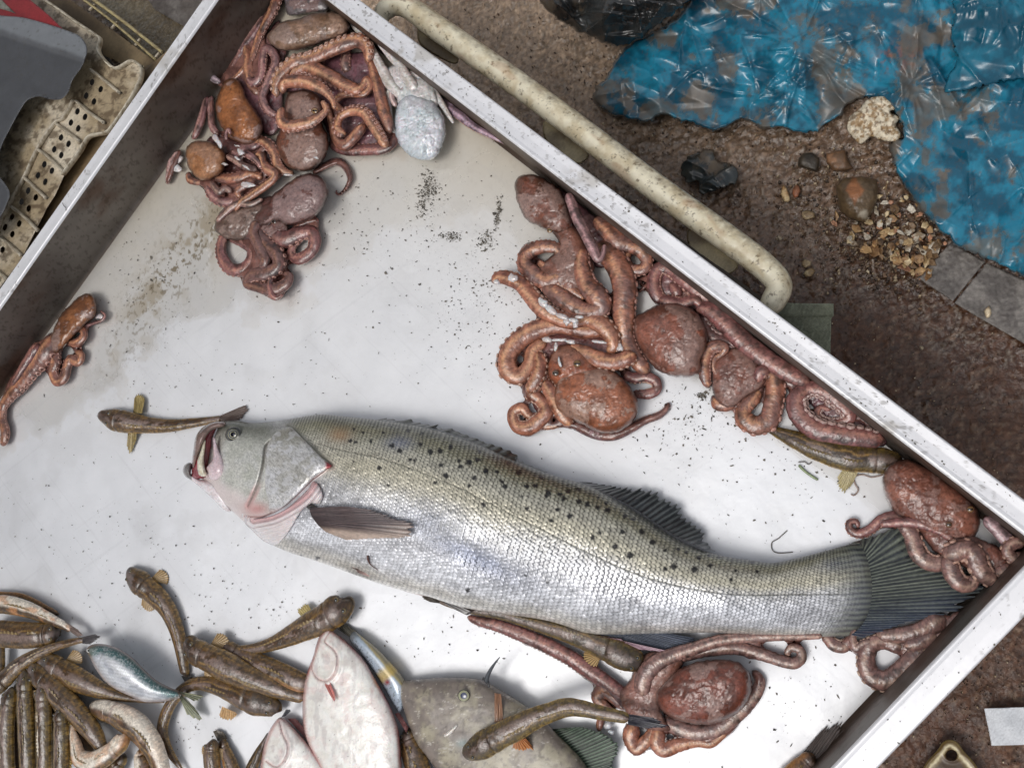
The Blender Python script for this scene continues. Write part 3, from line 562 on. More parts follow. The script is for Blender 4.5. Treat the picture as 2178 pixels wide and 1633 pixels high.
def rock(px,py,rx,ry,ang,h,col,col2,name,lab,cat,group=None,seed=0,z=None,n=8,m=M_STONE,step=2.0,sharp=False):
    rs=np.random.RandomState(seed); a=np.linspace(0,6.283,n,endpoint=False); rr=(0.5+0.9*rs.rand(n)) if sharp else (0.7+0.5*rs.rand(n)); x=rx*rr*np.cos(a); y=ry*rr*np.sin(a); ca,sa=math.cos(ang),math.sin(ang)
    if sharp:
        tx,ty=rs.normal(0,.9,2); g=Geo(); blob(g,[(px+x[i]*ca-y[i]*sa,py+x[i]*sa+y[i]*ca) for i in range(n)],0.0012,pfun(col,col2,4,seed,0.5,0.9),z=z+0.003,step=step,smooth=False,flatten=True,thick=0.0016,hf=lambda X,Y,hh:((X-px)*tx+(Y-py)*ty)*0.00022+0.0012*(fbm(X/3,Y/3,seed,3)-.5)+0.0015*np.sin((X-px)/rx*1.5)); o=g.build(name,m); tag(o,lab,cat,group); return o
    g=Geo(); blob(g,[(px+x[i]*ca-y[i]*sa,py+x[i]*sa+y[i]*ca) for i in range(n)],h,pfun(col,col2,5,seed,0.5,0.9),z=(ZG+0.001 if z is None else z),step=step,smooth=False,power=0.25 if sharp else 0.33,hf=lambda X,Y,hh:0.25*h*(fbm(X/(rx*.5),Y/(rx*.5),seed,3)-.5),iters=40)
    o=g.build(name,m); tag(o,lab,cat,group); return o
def stone():
    out=q('K',[(1370,800),(1400,765),(1480,760),(1550,775),(1545,860),(1520,920),(1490,960),(1420,940),(1380,900)])
    def cf(X,Y,h):
        x=(X-1100)*1+0; C=mix(lin((112,92,66)),lin((70,54,38)),fbm(X/12,Y/12,1,5,.6)); k=q('K',[(1450,830)])[0]; C=mix(C,lin((150,96,58)),sm(24,14,np.abs(X-k[0])+0.6*np.abs(Y-k[1]+6)+10*(fbm(X/10,Y/10,2,3)-.5))*0.85)
        k=q('K',[(1490,920)])[0]; C=mix(C,lin((200,190,170)),sm(14,5,np.hypot(X-k[0],Y-k[1])+8*(fbm(X/5,Y/5,3,3)-.5))*0.6); return np.concatenate([C,0*C[...,:1]+0.4],-1)
    g=Geo(); blob(g,out,0.03,cf,z=ZG-0.003,step=2,smooth=False,power=0.4,wob=5,hf=lambda X,Y,h:0.006*(fbm(X/16,Y/16,3,4)-.5)); o=g.build('stone',M_STONE); tag(o,'fist-sized brown stone with an orange patch in the middle of the shell rubble','stone')
stone()
rock(1785,342,30,22,0.5,0.016,(142,104,74),(90,68,48),'shell','rusty orange broken shell just below the large oyster shell','shell',seed=4)
rock(1722,345,26,20,0.3,0.014,(74,64,50),(48,40,30),'stone','dark muddy stone left of the orange broken shell','stone',seed=5)
rock(1671,412,9,21,-0.2,0.008,(222,196,150),(160,120,76),'shell_piece','cream elongated shell piece at the left end of the rubble','shell',seed=7)
rock(1693,405,9,15,0.2,0.007,(176,110,78),(120,80,54),'shell_piece','reddish shell piece beside the cream elongated one','shell',seed=8)
rock(1719,457,15,12,0.4,0.007,(214,190,150),(120,96,66),'shell_piece','round cream shell piece below the dark muddy stone','shell',seed=10)
rock(1716,561,12,11,0.3,0.007,(206,186,150),(150,124,90),'shell_piece','upper of the two cream shell bits alone on the mud right of the rail end','shell',seed=11)
rock(1722,579,12,9,-0.3,0.006,(196,176,136),(140,112,78),'shell_piece','lower of the two cream shell bits alone on the mud right of the rail end','shell',seed=13)
rock(1658,506,7,5,0.3,0.004,(196,184,164),(150,134,110),'shell_piece','tiny pale chip on the mud between rail and rubble','shell',seed=14)
rock(2101,664,10,14,0.2,0.009,(226,206,172),(170,130,86),'shell_piece','cream pebble-like shell bit on the large paving slab','shell',seed=16,z=ZG+0.007)
rock(1960,740,6,5,0.5,0.004,(190,178,158),(150,134,110),'shell_piece','small pale chip alone on the bare dark mud far right','shell',seed=17)
rock(1990,590,7,5,0.5,0.004,(170,160,140),(130,114,90),'shell_piece','small dull chip at the edge of the paving','shell',seed=19)
def rubble():
    rs=np.random.RandomState(5); k=0
    cols=[((226,206,166),(160,128,84)),((186,150,104),(120,86,54)),((150,120,86),(90,66,46)),((206,198,182),(140,120,96)),((120,96,70),(70,54,40)),((196,146,116),(130,90,66))]
    poly=A(q('K',[(1500,780),(1680,820),(1780,960),(1850,1040),(1760,1200),(1600,1130),(1480,1100),(1400,1000),(1350,920),(1500,960)]))
    lab='shell fragment in the rubble heap between the brown stone and the blue bag'
    while k<170:
        x=rs.uniform(poly[:,0].min(),poly[:,0].max()); y=rs.uniform(poly[:,1].min(),poly[:,1].max())
        if sdfpoly(A([[x]]),A([[y]]),poly)[0,0]>rs.uniform(-12,8): continue
        c=cols[rs.randint(6)]; s=4+11*rs.rand()**1.6*(0.6+0.6*(y-380)/200); rock(x,y,s,s*(0.5+0.4*rs.rand()),rs.rand()*3,0.003+0.00035*s,c[0],c[1],'shell_fragment',lab,'shell',group='broken shell rubble on the mud',seed=20+k,n=5,step=1.6,z=ZG+0.001+0.005*rs.rand(),sharp=True); k+=1
rubble()
def debris():
    rs=np.random.RandomState(21); g=Geo(); X=[];Y=[];Sz=[]
    for x,y,sx,sy,n,s_ in ((1800,450,90,90,900,.0016),(1900,540,60,40,500,.002),(1450,500,500,350,1500,.0008),(1250,120,200,120,700,.0008),(1980,900,220,260,1500,.0007),(2050,1450,150,180,900,.0008),(1500,330,160,120,500,.0009)):
        X.append(rs.normal(x,sx,n));Y.append(rs.normal(y,sy,n));Sz.append(s_*(0.25+1.0*rs.rand(n)**2.5))
    X=np.concatenate(X);Y=np.concatenate(Y);Sz=np.concatenate(Sz); W0=P(X,Y,ZG-0.001+0*X); n=len(X); K=5
    ang=np.linspace(0,2*np.pi,K,endpoint=False)[None]+rs.rand(n,1)*6; rr=Sz[:,None]*(0.5+0.9*rs.rand(n,K)); x=rr*np.cos(ang);y=rr*np.sin(ang)
    lo=np.stack([W0[:,0:1]+x,W0[:,1:2]+y,W0[:,2:3]-0.001+0*x],-1); hi=np.stack([W0[:,0:1]+x*.8,W0[:,1:2]+y*.8,W0[:,2:3]+0.002+Sz[:,None]*(0.3+.5*rs.rand(n,K))],-1); top=W0+np.stack([0*Sz,0*Sz,0.002+Sz*0.8],-1)
    V=np.concatenate([lo,hi,top[:,None]],1); base=np.arange(n)[:,None,None]*(2*K+1); j=np.arange(K)[None,:,None]
    Q=np.concatenate([base+j,base+(j+1)%K,base+K+(j+1)%K,base+K+j],-1).reshape(-1,4); T=np.concatenate([base+K+j,base+K+(j+1)%K,base+2*K+0*j],-1).reshape(-1,3)
    pal=lin(A([(92,72,54),(70,54,42),(130,108,84),(176,156,126),(206,190,160),(110,84,62),(60,48,38)])); c=pal[rs.choice(7,n,p=[.25,.2,.2,.12,.05,.1,.08])]; g.add(V,Q,np.repeat(np.concatenate([c,np.full((n,1),.6)],-1)[:,None],2*K+1,1),T)
    o=g.build('gravel',M_STONE,smooth=False); tag(o,'fine gravel, shell crumbs and dirt scattered over the brown mud','gravel',kind='stuff')
debris()
# green cloth, card, strap end
g=Geo(); blob(g,q('D',[(640,72),(700,72),(946,74),(942,152),(926,162),(922,385),(800,330),(560,200),(590,100)]),0.0,pfun((142,146,126),(108,112,96),12,1,0.8,0.8),z=-0.10,step=2,flatten=True,smooth=False,wob=5,thick=0.004,hf=lambda X,Y,h:0.0012*np.sin((X*0.8+Y*0.3)*1.6)*np.sin((Y*0.9-X*0.2)*1.6)+0.004*(fbm(X/30,Y/30,1,3)-.5)+0.003*sm(673,670,Y+0.0*X))
o=g.build('woven_sack',M_CLOTH); tag(o,'folded green-grey woven sack sticking out past the right rim below the rail','sack')
g=Geo(); blob(g,q('N',[(1690,612),(1800,606),(2300,592),(2320,1052),(1778,1066),(1740,850)]),0,pfun((205,208,212),(190,192,196),20,1,0.5,0.4),z=ZG+0.012,step=2,flatten=True,smooth=False,thick=0.0008,hf=lambda X,Y,h:-0.002*sm(1990,1980,X)+0.003*(fbm(X/50,Y/50,1,2)-.5))
o=g.build('card',M_PLAS); tag(o,'blank white card lying on the dark mud at the lower right edge','card')
def strap():
    hole=q('N',[(1290+68*math.cos(a),1178+62*math.sin(a)) for a in np.linspace(0,6.28,14,endpoint=False)])
    k=q('N',[(1300,1300)])[0]; k2=q('N',[(1290,1178)])[0]
    out=q('N',[(880,1480),(940,1340),(1000,1245),(1120,1112),(1190,1015),(1280,992),(1365,1028),(1440,1130),(1560,1262),(1640,1400),(1680,1600),(900,1600)])
    def cf(X,Y,h):
        sd=-sdfpoly(X,Y,spline(A(out),6,True)); n=fbm(X/6,Y/6,1,4,.6); C=mix(lin((122,104,58)),lin((84,58,36)),n); C=mix(C,lin((206,194,158)),np.exp(-((sd-13+6*(n-.5))/3.5)**2)); C=mix(C,lin((60,40,28)),sm(20,26,sd)*0.8); C=mix(C,lin((166,146,90)),sm(3.5,1,sd)*.7)
        return np.concatenate([C,0*C[...,:1]+0.3],-1)
    g=Geo(); blob(g,out,0.006,cf,z=ZG+0.012,step=1.5,holes=[hole],eq=0.1,hf=lambda X,Y,h:-0.003*sm(0.5,0.9,h)); o=g.build('strap_end',M_PLAS); tag(o,'muddy yellowish-brown strap end with a round hole, on the mud at the bottom right','strap')
strap()
# ================================================================== OCTOPUSES
def skin(base,lo=None,hi=None,under=(190,140,125),seed=0,patch=(118,88,84),sheen_amt=0.55,ridge=True,rough=0.28):
    base=A(base)*0.86+A(base).mean()*0.11+A((12,3,10))
    b=lin(base); lo=lin(lo if lo is not None else A(base)*0.48); hi=lin(hi if hi is not None else np.minimum(A(base)*1.28+12,235)); un=lin(under); sheen_col=lin(patch)
    def f(u,ca,sa,L,r,s0):
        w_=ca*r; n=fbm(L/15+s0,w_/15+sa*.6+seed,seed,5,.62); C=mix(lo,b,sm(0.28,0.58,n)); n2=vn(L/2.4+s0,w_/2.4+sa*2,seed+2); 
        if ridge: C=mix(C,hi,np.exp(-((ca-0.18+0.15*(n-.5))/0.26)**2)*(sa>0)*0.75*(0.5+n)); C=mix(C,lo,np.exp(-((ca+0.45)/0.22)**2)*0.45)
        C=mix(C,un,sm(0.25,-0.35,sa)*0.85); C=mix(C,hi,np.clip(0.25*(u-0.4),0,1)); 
        C=mix(C,sheen_col,sm(0.53,0.56,fbm(L/24+s0*3,w_/24,seed+1,5,.55))*sheen_amt*(sa>0.2))  # patches imitate sky reflected on wet arms, painted into the colour
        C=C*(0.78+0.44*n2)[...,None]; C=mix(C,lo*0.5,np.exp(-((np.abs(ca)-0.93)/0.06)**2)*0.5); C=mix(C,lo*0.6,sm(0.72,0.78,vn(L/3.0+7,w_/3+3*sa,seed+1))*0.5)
        return np.concatenate([C,np.full(C.shape[:-1]+(1,),rough)],-1)
    return f
def arm(g,k,pts,cf,z=0.0,suck=0,flat=0.58,th=8,size=0.34,rows=1,col=(196,150,136),cd=(120,72,64),gap=1.1,u0=0.03,wr=True):
    """one octopus arm; suck 1/-1: suckers along that edge, 2 both"""
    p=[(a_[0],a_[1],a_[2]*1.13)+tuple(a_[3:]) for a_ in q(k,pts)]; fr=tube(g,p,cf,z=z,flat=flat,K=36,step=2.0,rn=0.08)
    g.arms=getattr(g,'arms',[])+[(fr[0],z,flat)]
    for s in ((1,-1) if suck==2 else ((suck,) if suck else ())):
        suckers(g,fr,side=s,theta=th,size=size,gap=gap,col=col,cd=cd,rows=rows,u0=u0,flat=flat)
    return fr
def mantle(g,k,out,H,base,col2=None,z=0.0,seed=0,patch=(118,90,88),sheen_amt=0.7,eq=0.25,power=0.42,rel=0.0011,sp=8,edge=None,step=2.0,sheen_scale=30,warts=0.25):
    H=H*0.74 if H>0.015 else H
    base=A(base)*0.88+A(base).mean()*0.10+A((6,0,6)); patch=A(patch)*0.4+A((158,132,124))*0.6; sheen_amt=min(1,sheen_amt*1.1)
    a=lin(base); b=lin(col2 if col2 is not None else A(base)*0.55); sheen_col=lin(patch); eg=lin(edge if edge is not None else A(base)*0.5)
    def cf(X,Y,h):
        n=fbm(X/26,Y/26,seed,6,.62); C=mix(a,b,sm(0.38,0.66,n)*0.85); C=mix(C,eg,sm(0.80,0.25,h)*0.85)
        n3=fbm(X/sheen_scale+0.1*fbm(X/5,Y/5,1,3),Y/sheen_scale,seed+5,6,.6); pe=sm(0.50,0.515,n3)*sm(0.45,0.62,h); C=mix(C,sheen_col*(0.85+0.3*n)[...,None],pe*sheen_amt); C=mix(C,b*0.6,np.exp(-((n3-0.487)/0.008)**2)*0.6*sm(.3,.45,h)*sheen_amt)  # ragged pale patches paint sky reflection into the mantle colour
        n2=fbm(X/3.2,Y/3.2,seed+2,3,.6); C=C*(0.74+0.52*n2)[...,None]; sp2=vn(X/2.1,Y/2.1,seed); C=mix(C,b*0.45,sm(0.82,0.92,sp2)*0.6)
        vein=np.exp(-((fbm(X/20,Y/20,seed+6,4)-.5)/0.012)**2); C=mix(C,b*0.5,vein*0.35); return np.concatenate([C,(0.26+0.16*n)[...,None]],-1)
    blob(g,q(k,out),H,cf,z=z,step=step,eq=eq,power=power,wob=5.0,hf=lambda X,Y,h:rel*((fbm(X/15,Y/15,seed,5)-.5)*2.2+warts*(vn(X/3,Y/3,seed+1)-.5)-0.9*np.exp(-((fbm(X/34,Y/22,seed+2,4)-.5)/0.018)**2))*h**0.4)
class SL(list): pass
def web(g,col=(140,98,88),col2=(96,64,58),k=7.0,seed=1):
    """thin skin joining neighbouring arms, from a smooth union of their outlines"""
    ar=getattr(g,'arms',[])
    if len(ar)<2: return
    allp=np.concatenate([s[:,:3] for s,_,_ in ar]); x0,y0=(allp[:,:2]-allp[:,2:3]).min(0)-6; x1,y1=(allp[:,:2]+allp[:,2:3]).max(0)+6
    def sdf(X,Y):
        acc=np.zeros(X.shape)
        for s,_,_ in ar:
            m=np.full(X.shape,1e9)
            for seg in np.array_split(s[::3],max(1,len(s)//60)):
                m2=np.full(X.shape,1e9)
                for p in seg: m2=np.minimum(m2,np.hypot(X-p[0],Y-p[1])-p[2]*0.90)
                m=np.minimum(m,m2); acc=acc+np.exp(-np.clip(m2,-60,200)/k)
        return -k*np.log(acc+1e-30)
    cc=pfun(col,col2,6,seed,0.25,0.9); blob(g,[(x0,y0),(x1,y0),(x1,y1),(x0,y1)],0.0085,cc,z=0.0,step=3.0,power=0.3,sdf=sdf,smooth=False,iters=60,hf=lambda X,Y,h:0.0012*(fbm(X/8,Y/8,seed,4)-.5))
def octo(g,label,px,py,kids=(),cat='octopus',mt=None):
    if mt is None: web(g)
    o=g.build('octopus',mt or M_OCT); tag(o,label,cat,'octopuses lying in the steel tray')
    for fn in kids: fn(o)
    return o
def kid(name,g,mt,lab=None):
    def f(par_):
        for g_ in (g if isinstance(g,list) else [g]): o=g_.build(name,mt); o.parent=par_
    return f
def ok_eye(k,x,y,r,z,iris=(150,120,80)):
    def f(par_):
        c=q(k,[(x,y,r)])[0]; g=Geo(); a=lin(iris); b=lin((24,18,16)); rimc=lin((110,70,50))
        def cf(rr,X,Y):
            C=np.where((np.abs(Y-c[1])<c[2]*0.22)[...,None]&(rr<0.72)[...,None],b,a); C=np.where((rr>0.8)[...,None],rimc,C); return np.concatenate([C,np.full(C.shape[:-1]+(1,),0.1)],-1)
        dome(g,c[0],c[1],z,c[2],c[2]*0.9,c[2]*0.00022,cf,nr=12,na=24); o=g.build('eye',M_EYE); o.parent=par_
    return f
def scraps(g,k,items,z,col=(214,214,214),col2=(196,180,176)):
    L_=g if isinstance(g,list) else None
    for i,(x,y,rx,ry,an) in enumerate(items):
        if L_ is not None: g=Geo(); L_.append(g)
        s=ZM[k][0]; c=q(k,[(x,y)])[0]; rs=np.random.RandomState(i+int(x)); a=np.linspace(0,6.283,9,endpoint=False); rr=0.65+0.55*rs.rand(9); X=rx/s*rr*np.cos(a);Y=ry/s*rr*np.sin(a)
        blob(g,[(c[0]+X[j]*math.cos(an)-Y[j]*math.sin(an),c[1]+X[j]*math.sin(an)+Y[j]*math.cos(an)) for j in range(9)],0.0035,pfun(col,col2,4,i,0.2,0.7),z=z,step=1.5,iters=50)
# ---- the pile in the top corner
BR=skin((158,104,74),seed=1,hi=(206,152,116)); PK=skin((150,104,94),seed=2,hi=(190,150,138),patch=(130,98,98)); PU=skin((104,84,88),seed=3,hi=(140,120,124),sheen_amt=0.3); OR=skin((172,112,76),seed=0,hi=(222,172,132),sheen_amt=0.25); DK=skin((112,78,62),seed=2,hi=(150,112,92)); TN=skin((150,116,98),seed=1,hi=(186,156,138)); LP=skin((140,92,80),seed=3,hi=(178,128,112),sheen_amt=0.3)
# octopus 1: grey-tan mantle at the very top with arms streaming along the wall
g=Geo(); mantle(g,'A',[(830,-60),(860,20),(880,110),(1000,100),(1150,80),(1170,20),(1100,-60)],0.012,(112,108,104),(74,70,68),z=0.002,seed=1,sheen_amt=0.6,power=0.35)
mantle(g,'A',[(420,560),(560,480),(640,560),(760,600),(840,640),(840,800),(800,940),(720,960),(620,860),(540,720),(420,640)],0.007,(128,88,86),(88,56,58),z=0.0,seed=3,sheen_amt=0.3,power=0.35)
mantle(g,'A',[(690,300),(760,200),(820,150),(880,300),(860,420),(800,560),(820,720),(760,820),(680,760),(600,640),(560,560),(600,440)],0.006,(140,98,90),(96,64,60),z=0,seed=1,sheen_amt=0.2,power=0.4)
mantle(g,'A',[(728,255),(780,200),(850,150),(960,130),(1050,100),(1180,82),(1270,108),(1318,170),(1300,235),(1220,275),(1120,305),(1000,345),(860,368),(780,335),(738,290)],0.030,(168,140,112),(120,92,70),z=0.008,seed=2,patch=(138,126,116),sheen_amt=0.7,warts=0.8)
arm(g,'A',[(760,-120,40),(700,0,35),(620,130,34),(545,250,28),(495,380,20),(450,480,14),(420,560,10),(400,590,8)],PU,z=0.004,suck=1,size=0.5,col=(150,146,150))
arm(g,'A',[(830,-100,40),(800,0,40),(770,80,38),(715,180,32),(665,290,28),(630,400,24),(560,500,20),(480,570,12),(410,600,8)],BR,z=0.006,suck=-1)
arm(g,'A',[(720,120,36),(640,230,36),(570,330,32),(520,430,24),(470,510,16),(400,590,10)],PK,z=0.004,flat=0.6)
arm(g,'A',[(590,560,20),(640,590,28),(690,540,30),(700,430,30),(720,350,28),(770,370,28),(795,440,28),(765,520,30),(725,620,30),(700,700,28),(740,790,25),(800,820,18)],PK,z=0.009,suck=1,size=0.3)
arm(g,'A',[(560,250,26),(600,400,40),(600,500,40),(620,600,34),(680,680,26)],BR,z=0.003,flat=.6)
octo(g,'octopus with a rumpled grey-tan mantle at the very top of the corner pile',650,70)
g=Geo(); arm(g,'A',[(400,590,16),(360,570,22),(330,540,26),(320,510,20),(345,495,12)],skin((150,140,138),seed=1,sheen_amt=0),z=0.012)
arm(g,'A',[(300,690,20),(265,840,28),(225,950,26),(200,985,16)],PK,z=0.004); scraps(g,'A',[(70,1190,52,34,0.3),(95,1130,40,30,-.8)],0.004)
arm(g,'A',[(110,1080,26),(60,1160,36),(35,1240,26),(20,1310,16)],skin((160,132,118),seed=2,sheen_amt=0),z=0.002)
octo(g,'loose pinkish octopus arm ends and white shreds squeezed against the left tray wall',400,330)
# octopus 2: orange mantle left
g=Geo(); mantle(g,'A',[(395,640),(425,580),(470,560),(530,575),(565,640),(585,700),(640,780),(690,850),(702,930),(660,1005),(590,1035),(510,1012),(440,965),(390,880),(362,780),(372,700)],0.030,(168,108,56),(118,70,38),z=0.002,seed=3,patch=(140,112,104),sheen_amt=0.85,sheen_scale=46)
arm(g,'A',[(330,690,20),(330,800,24),(340,900,24),(380,960,20)],PK,z=0.004); arm(g,'A',[(440,1000,12),(438,950,13),(455,925,13),(470,960,10)],PK,z=0.024)
octo(g,'octopus with an amber-orange mantle glazed grey, by the left tray wall above the tan one',500,240)
# octopus 3: coiled orange-brown arms
g=Geo(); mantle(g,'A',[(880,480),(1000,420),(1200,400),(1450,380),(1530,520),(1600,760),(1650,950),(1600,1060),(1450,1090),(1280,1085),(1190,1000),(1120,860),(1000,700),(820,640),(800,560)],0.007,(120,82,84),(84,54,58),seed=1,sheen_amt=0.25,patch=(130,104,110),power=0.35)
arm(g,'A',[(1450,440,30),(1450,350,42),(1380,292,48),(1260,322,52),(1150,372,50),(1040,420,46),(930,445,48),(850,510,48),(800,590,42),(795,690,24)],OR,z=0.014,suck=1,size=0.36,rows=2,th=30,col=(206,168,150))
arm(g,'A',[(890,530,40),(1000,480,48),(1100,510,48),(1200,560,48),(1290,612,44),(1370,640,40),(1415,610,28),(1440,570,25),(1465,620,22),(1420,672,22),(1320,672,22),(1250,690,24),(1218,740,22),(1270,790,20),(1345,812,16)],OR,z=0.012,suck=1,size=0.34,th=15,rows=1)
arm(g,'A',[(1470,420,30),(1490,500,34),(1520,600,40),(1542,700,42),(1565,800,42),(1595,890,36),(1600,950,24)],BR,z=0.010,suck=0)
arm(g,'A',[(1290,965,25),(1230,920,32),(1250,835,32),(1330,792,34),(1420,800,38),(1480,880,38),(1540,975,36),(1580,1050,26)],OR,z=0.016,suck=-1,size=0.3,th=25,rows=2)
arm(g,'A',[(1420,890,38),(1350,980,40),(1280,1035,38),(1220,990,28),(1195,900,24),(1175,810,20),(1150,740,18)],BR,z=0.009)
arm(g,'A',[(1190,1030,30),(1300,1070,36),(1450,1070,36),(1560,1060,36),(1630,1010,34),(1635,950,22)],LP,z=0.003,suck=-1,size=0.36)
arm(g,'A',[(1300,380,26),(1290,460,34),(1310,520,20)],TN,z=0.004,suck=2); 
octo(g,'octopus whose thick orange-brown arms coil over each other in the corner pile',720,130)
# octopus 4: brown mantle with arms wrapped across it
g=Geo(); mantle(g,'A',[(870,680),(900,650),(1000,640),(1100,680),(1130,780),(1120,880),(1160,960),(1168,1060),(1125,1150),(1050,1212),(960,1224),(870,1185),(812,1100),(795,1000),(825,920),(850,800)],0.034,(124,78,50),(80,50,34),z=0.004,seed=0,patch=(128,98,84),sheen_amt=0.9,sheen_scale=44)
arm(g,'A',[(835,660,32),(850,600,38),(900,582,42),(1000,585,42),(1080,610,40),(1150,655,30),(1200,720,20),(1210,780,14)],OR,z=0.028,suck=-1,size=0.3,th=20)
arm(g,'A',[(835,770,25),(830,850,36),(870,895,40),(950,895,40),(1050,868,36),(1110,830,28),(1150,780,22),(1120,720,14)],OR,z=0.032,suck=1,size=0.3,th=15)
arm(g,'A',[(1060,1232,22),(1140,1185,26),(1230,1152,26),(1290,1190,24),(1322,1270,20),(1292,1345,14),(1248,1385,9),(1222,1375,6),(1228,1355,4)],skin((140,112,104),seed=1,sheen_amt=0.1),z=0.0)
octo(g,'octopus with a dark brown mantle and two orange arms wrapped across it like bands',640,250,[ok_eye('A',1070,790,26,0.030),kid('flesh_scrap',(lambda gg:(scraps(gg,'A',[(1083,1125,22,11,0.3)],0.034),gg)[1])(SL()),M_MEAT)])
# octopus 5: tan mantle, lower left, tangle of small arms and white gut
g=Geo(); mantle(g,'A',[(150,1060),(190,1018),(260,1000),(340,1015),(410,1060),(440,1120),(430,1200),(390,1250),(330,1280),(260,1285),(200,1240),(160,1170)],0.030,(178,128,80),(140,92,56),z=0.003,seed=2,patch=(166,126,96),sheen_amt=0.4)
mantle(g,'A',[(300,1000),(500,980),(780,1000),(850,1200),(780,1300),(600,1420),(380,1400),(300,1300)],0.004,(120,76,66),(84,50,46),seed=2,sheen_amt=0.2,power=0.35)
for p,c,s,zz in (([(600,1020,22),(690,1005,28),(750,1040,32),(790,1100,34),(810,1180,32),(860,1225,22),(920,1240,14)],OR,2,0.008),([(690,1010,22),(640,1040,30),(570,1050,28),(520,1100,20),(480,1080,14)],PK,1,0.007),
    ([(650,1100,20),(690,1110,24),(700,1160,26),(740,1210,32),(790,1240,30),(765,1290,28),(690,1345,30),(620,1395,26),(550,1440,24),(500,1495,18)],OR,1,0.012),
    ([(360,1265,24),(450,1275,34),(540,1265,34),(620,1240,28),(700,1270,22)],BR,-1,0.007),([(305,1320,22),(345,1395,34),(420,1438,32),(500,1430,26),(560,1390,22),(545,1330,16)],PK,1,0.003),
    ([(330,1295,18),(385,1365,25),(430,1345,22),(480,1370,16)],TN,0,0.01),([(440,1110,14),(510,1150,22),(580,1190,22),(660,1210,16)],TN,0,0.013),([(560,1090,18),(610,1110,22),(660,1150,18),(690,1200,12)],PK,1,0.015),
    ([(170,1230,20),(180,1280,24),(240,1300,20),(290,1300,14)],BR,0,0.003),([(640,1290,20),(560,1330,26),(520,1370,22),(540,1410,16)],BR,1,0.013)):
    arm(g,'A',p,c,z=zz,suck=s,size=0.38)
gg=SL(); scraps(gg,'A',[(590,1320,56,24,0.1),(880,1246,44,13,0.0),(375,1000,26,66,-0.55),(430,1170,30,14,0.2),(545,1085,34,24,0.8),(520,1130,26,12,0.6),(520,1040,30,10,0.2),(580,1190,40,12,0.6)],0.021)
octo(g,'octopus with a small round tan mantle and a tangle of thin arms and white gut',430,340,[kid('white_gut',gg,M_MEAT)])
# octopus 6: white upside-down
WH=skin((222,218,208),lo=(190,182,172),hi=(236,234,230),under=(200,196,196),seed=1,sheen_amt=0,patch=(190,190,190))
g=Geo()
for p,c,zz,s in (([(1700,690,34),(1610,600,38),(1565,520,34),(1500,400,28),(1440,290,22),(1330,170,14)],WH,0.010,0),([(1800,650,36),(1720,545,38),(1690,480,26),(1620,420,20),(1520,300,14)],WH,0.012,0),
    ([(1720,560,34),(1780,540,30),(1880,610,24),(1950,700,22),(2020,815,16),(2060,880,8)],WH,0.008,0),([(1640,600,30),(1592,700,28),(1602,830,24),(1640,950,14)],WH,0.006,0),([(1690,540,20),(1650,440,14),(1640,380,10)],WH,0.013,0),
    ([(1760,700,22),(1700,640,22),(1640,630,20),(1620,690,18),(1650,760,16)],skin((190,160,146),seed=1,sheen_amt=0),0.012,0)): arm(g,'A',p,c,z=zz,suck=s,flat=.7)
arm(g,'A',[(1800,560,20),(1860,640,26),(1960,720,30),(2100,820,30),(2200,900,24),(2350,980,16),(2520,1060,8),(2560,1085,5)],skin((150,130,138),seed=2,sheen_amt=0),z=0.002,suck=1,size=0.25)
mantle(g,'A',[(1560,520),(1640,460),(1740,520),(1860,560),(1930,640),(1950,760),(1800,800),(1680,790),(1640,680),(1590,600)],0.014,(226,222,214),(204,206,204),z=0.004,seed=2,patch=(236,240,242),sheen_amt=0.0,edge=(190,190,188),rel=0.002,warts=0.0,power=.4)
mantle(g,'A',[(1660,745),(1640,870),(1650,975),(1690,1058),(1770,1125),(1860,1146),(1935,1118),(1985,1035),(2008,930),(1990,830),(1930,735),(1870,700),(1820,690),(1760,660),(1700,690)],0.026,(222,228,228),(196,206,210),z=0.006,seed=1,patch=(236,240,242),sheen_amt=0.0,edge=(164,178,188),rel=0.0022,warts=0.0,power=.42)
octo(g,'bluish-white octopus lying upside down at the right edge of the corner pile',890,260,mt=M_MEAT)
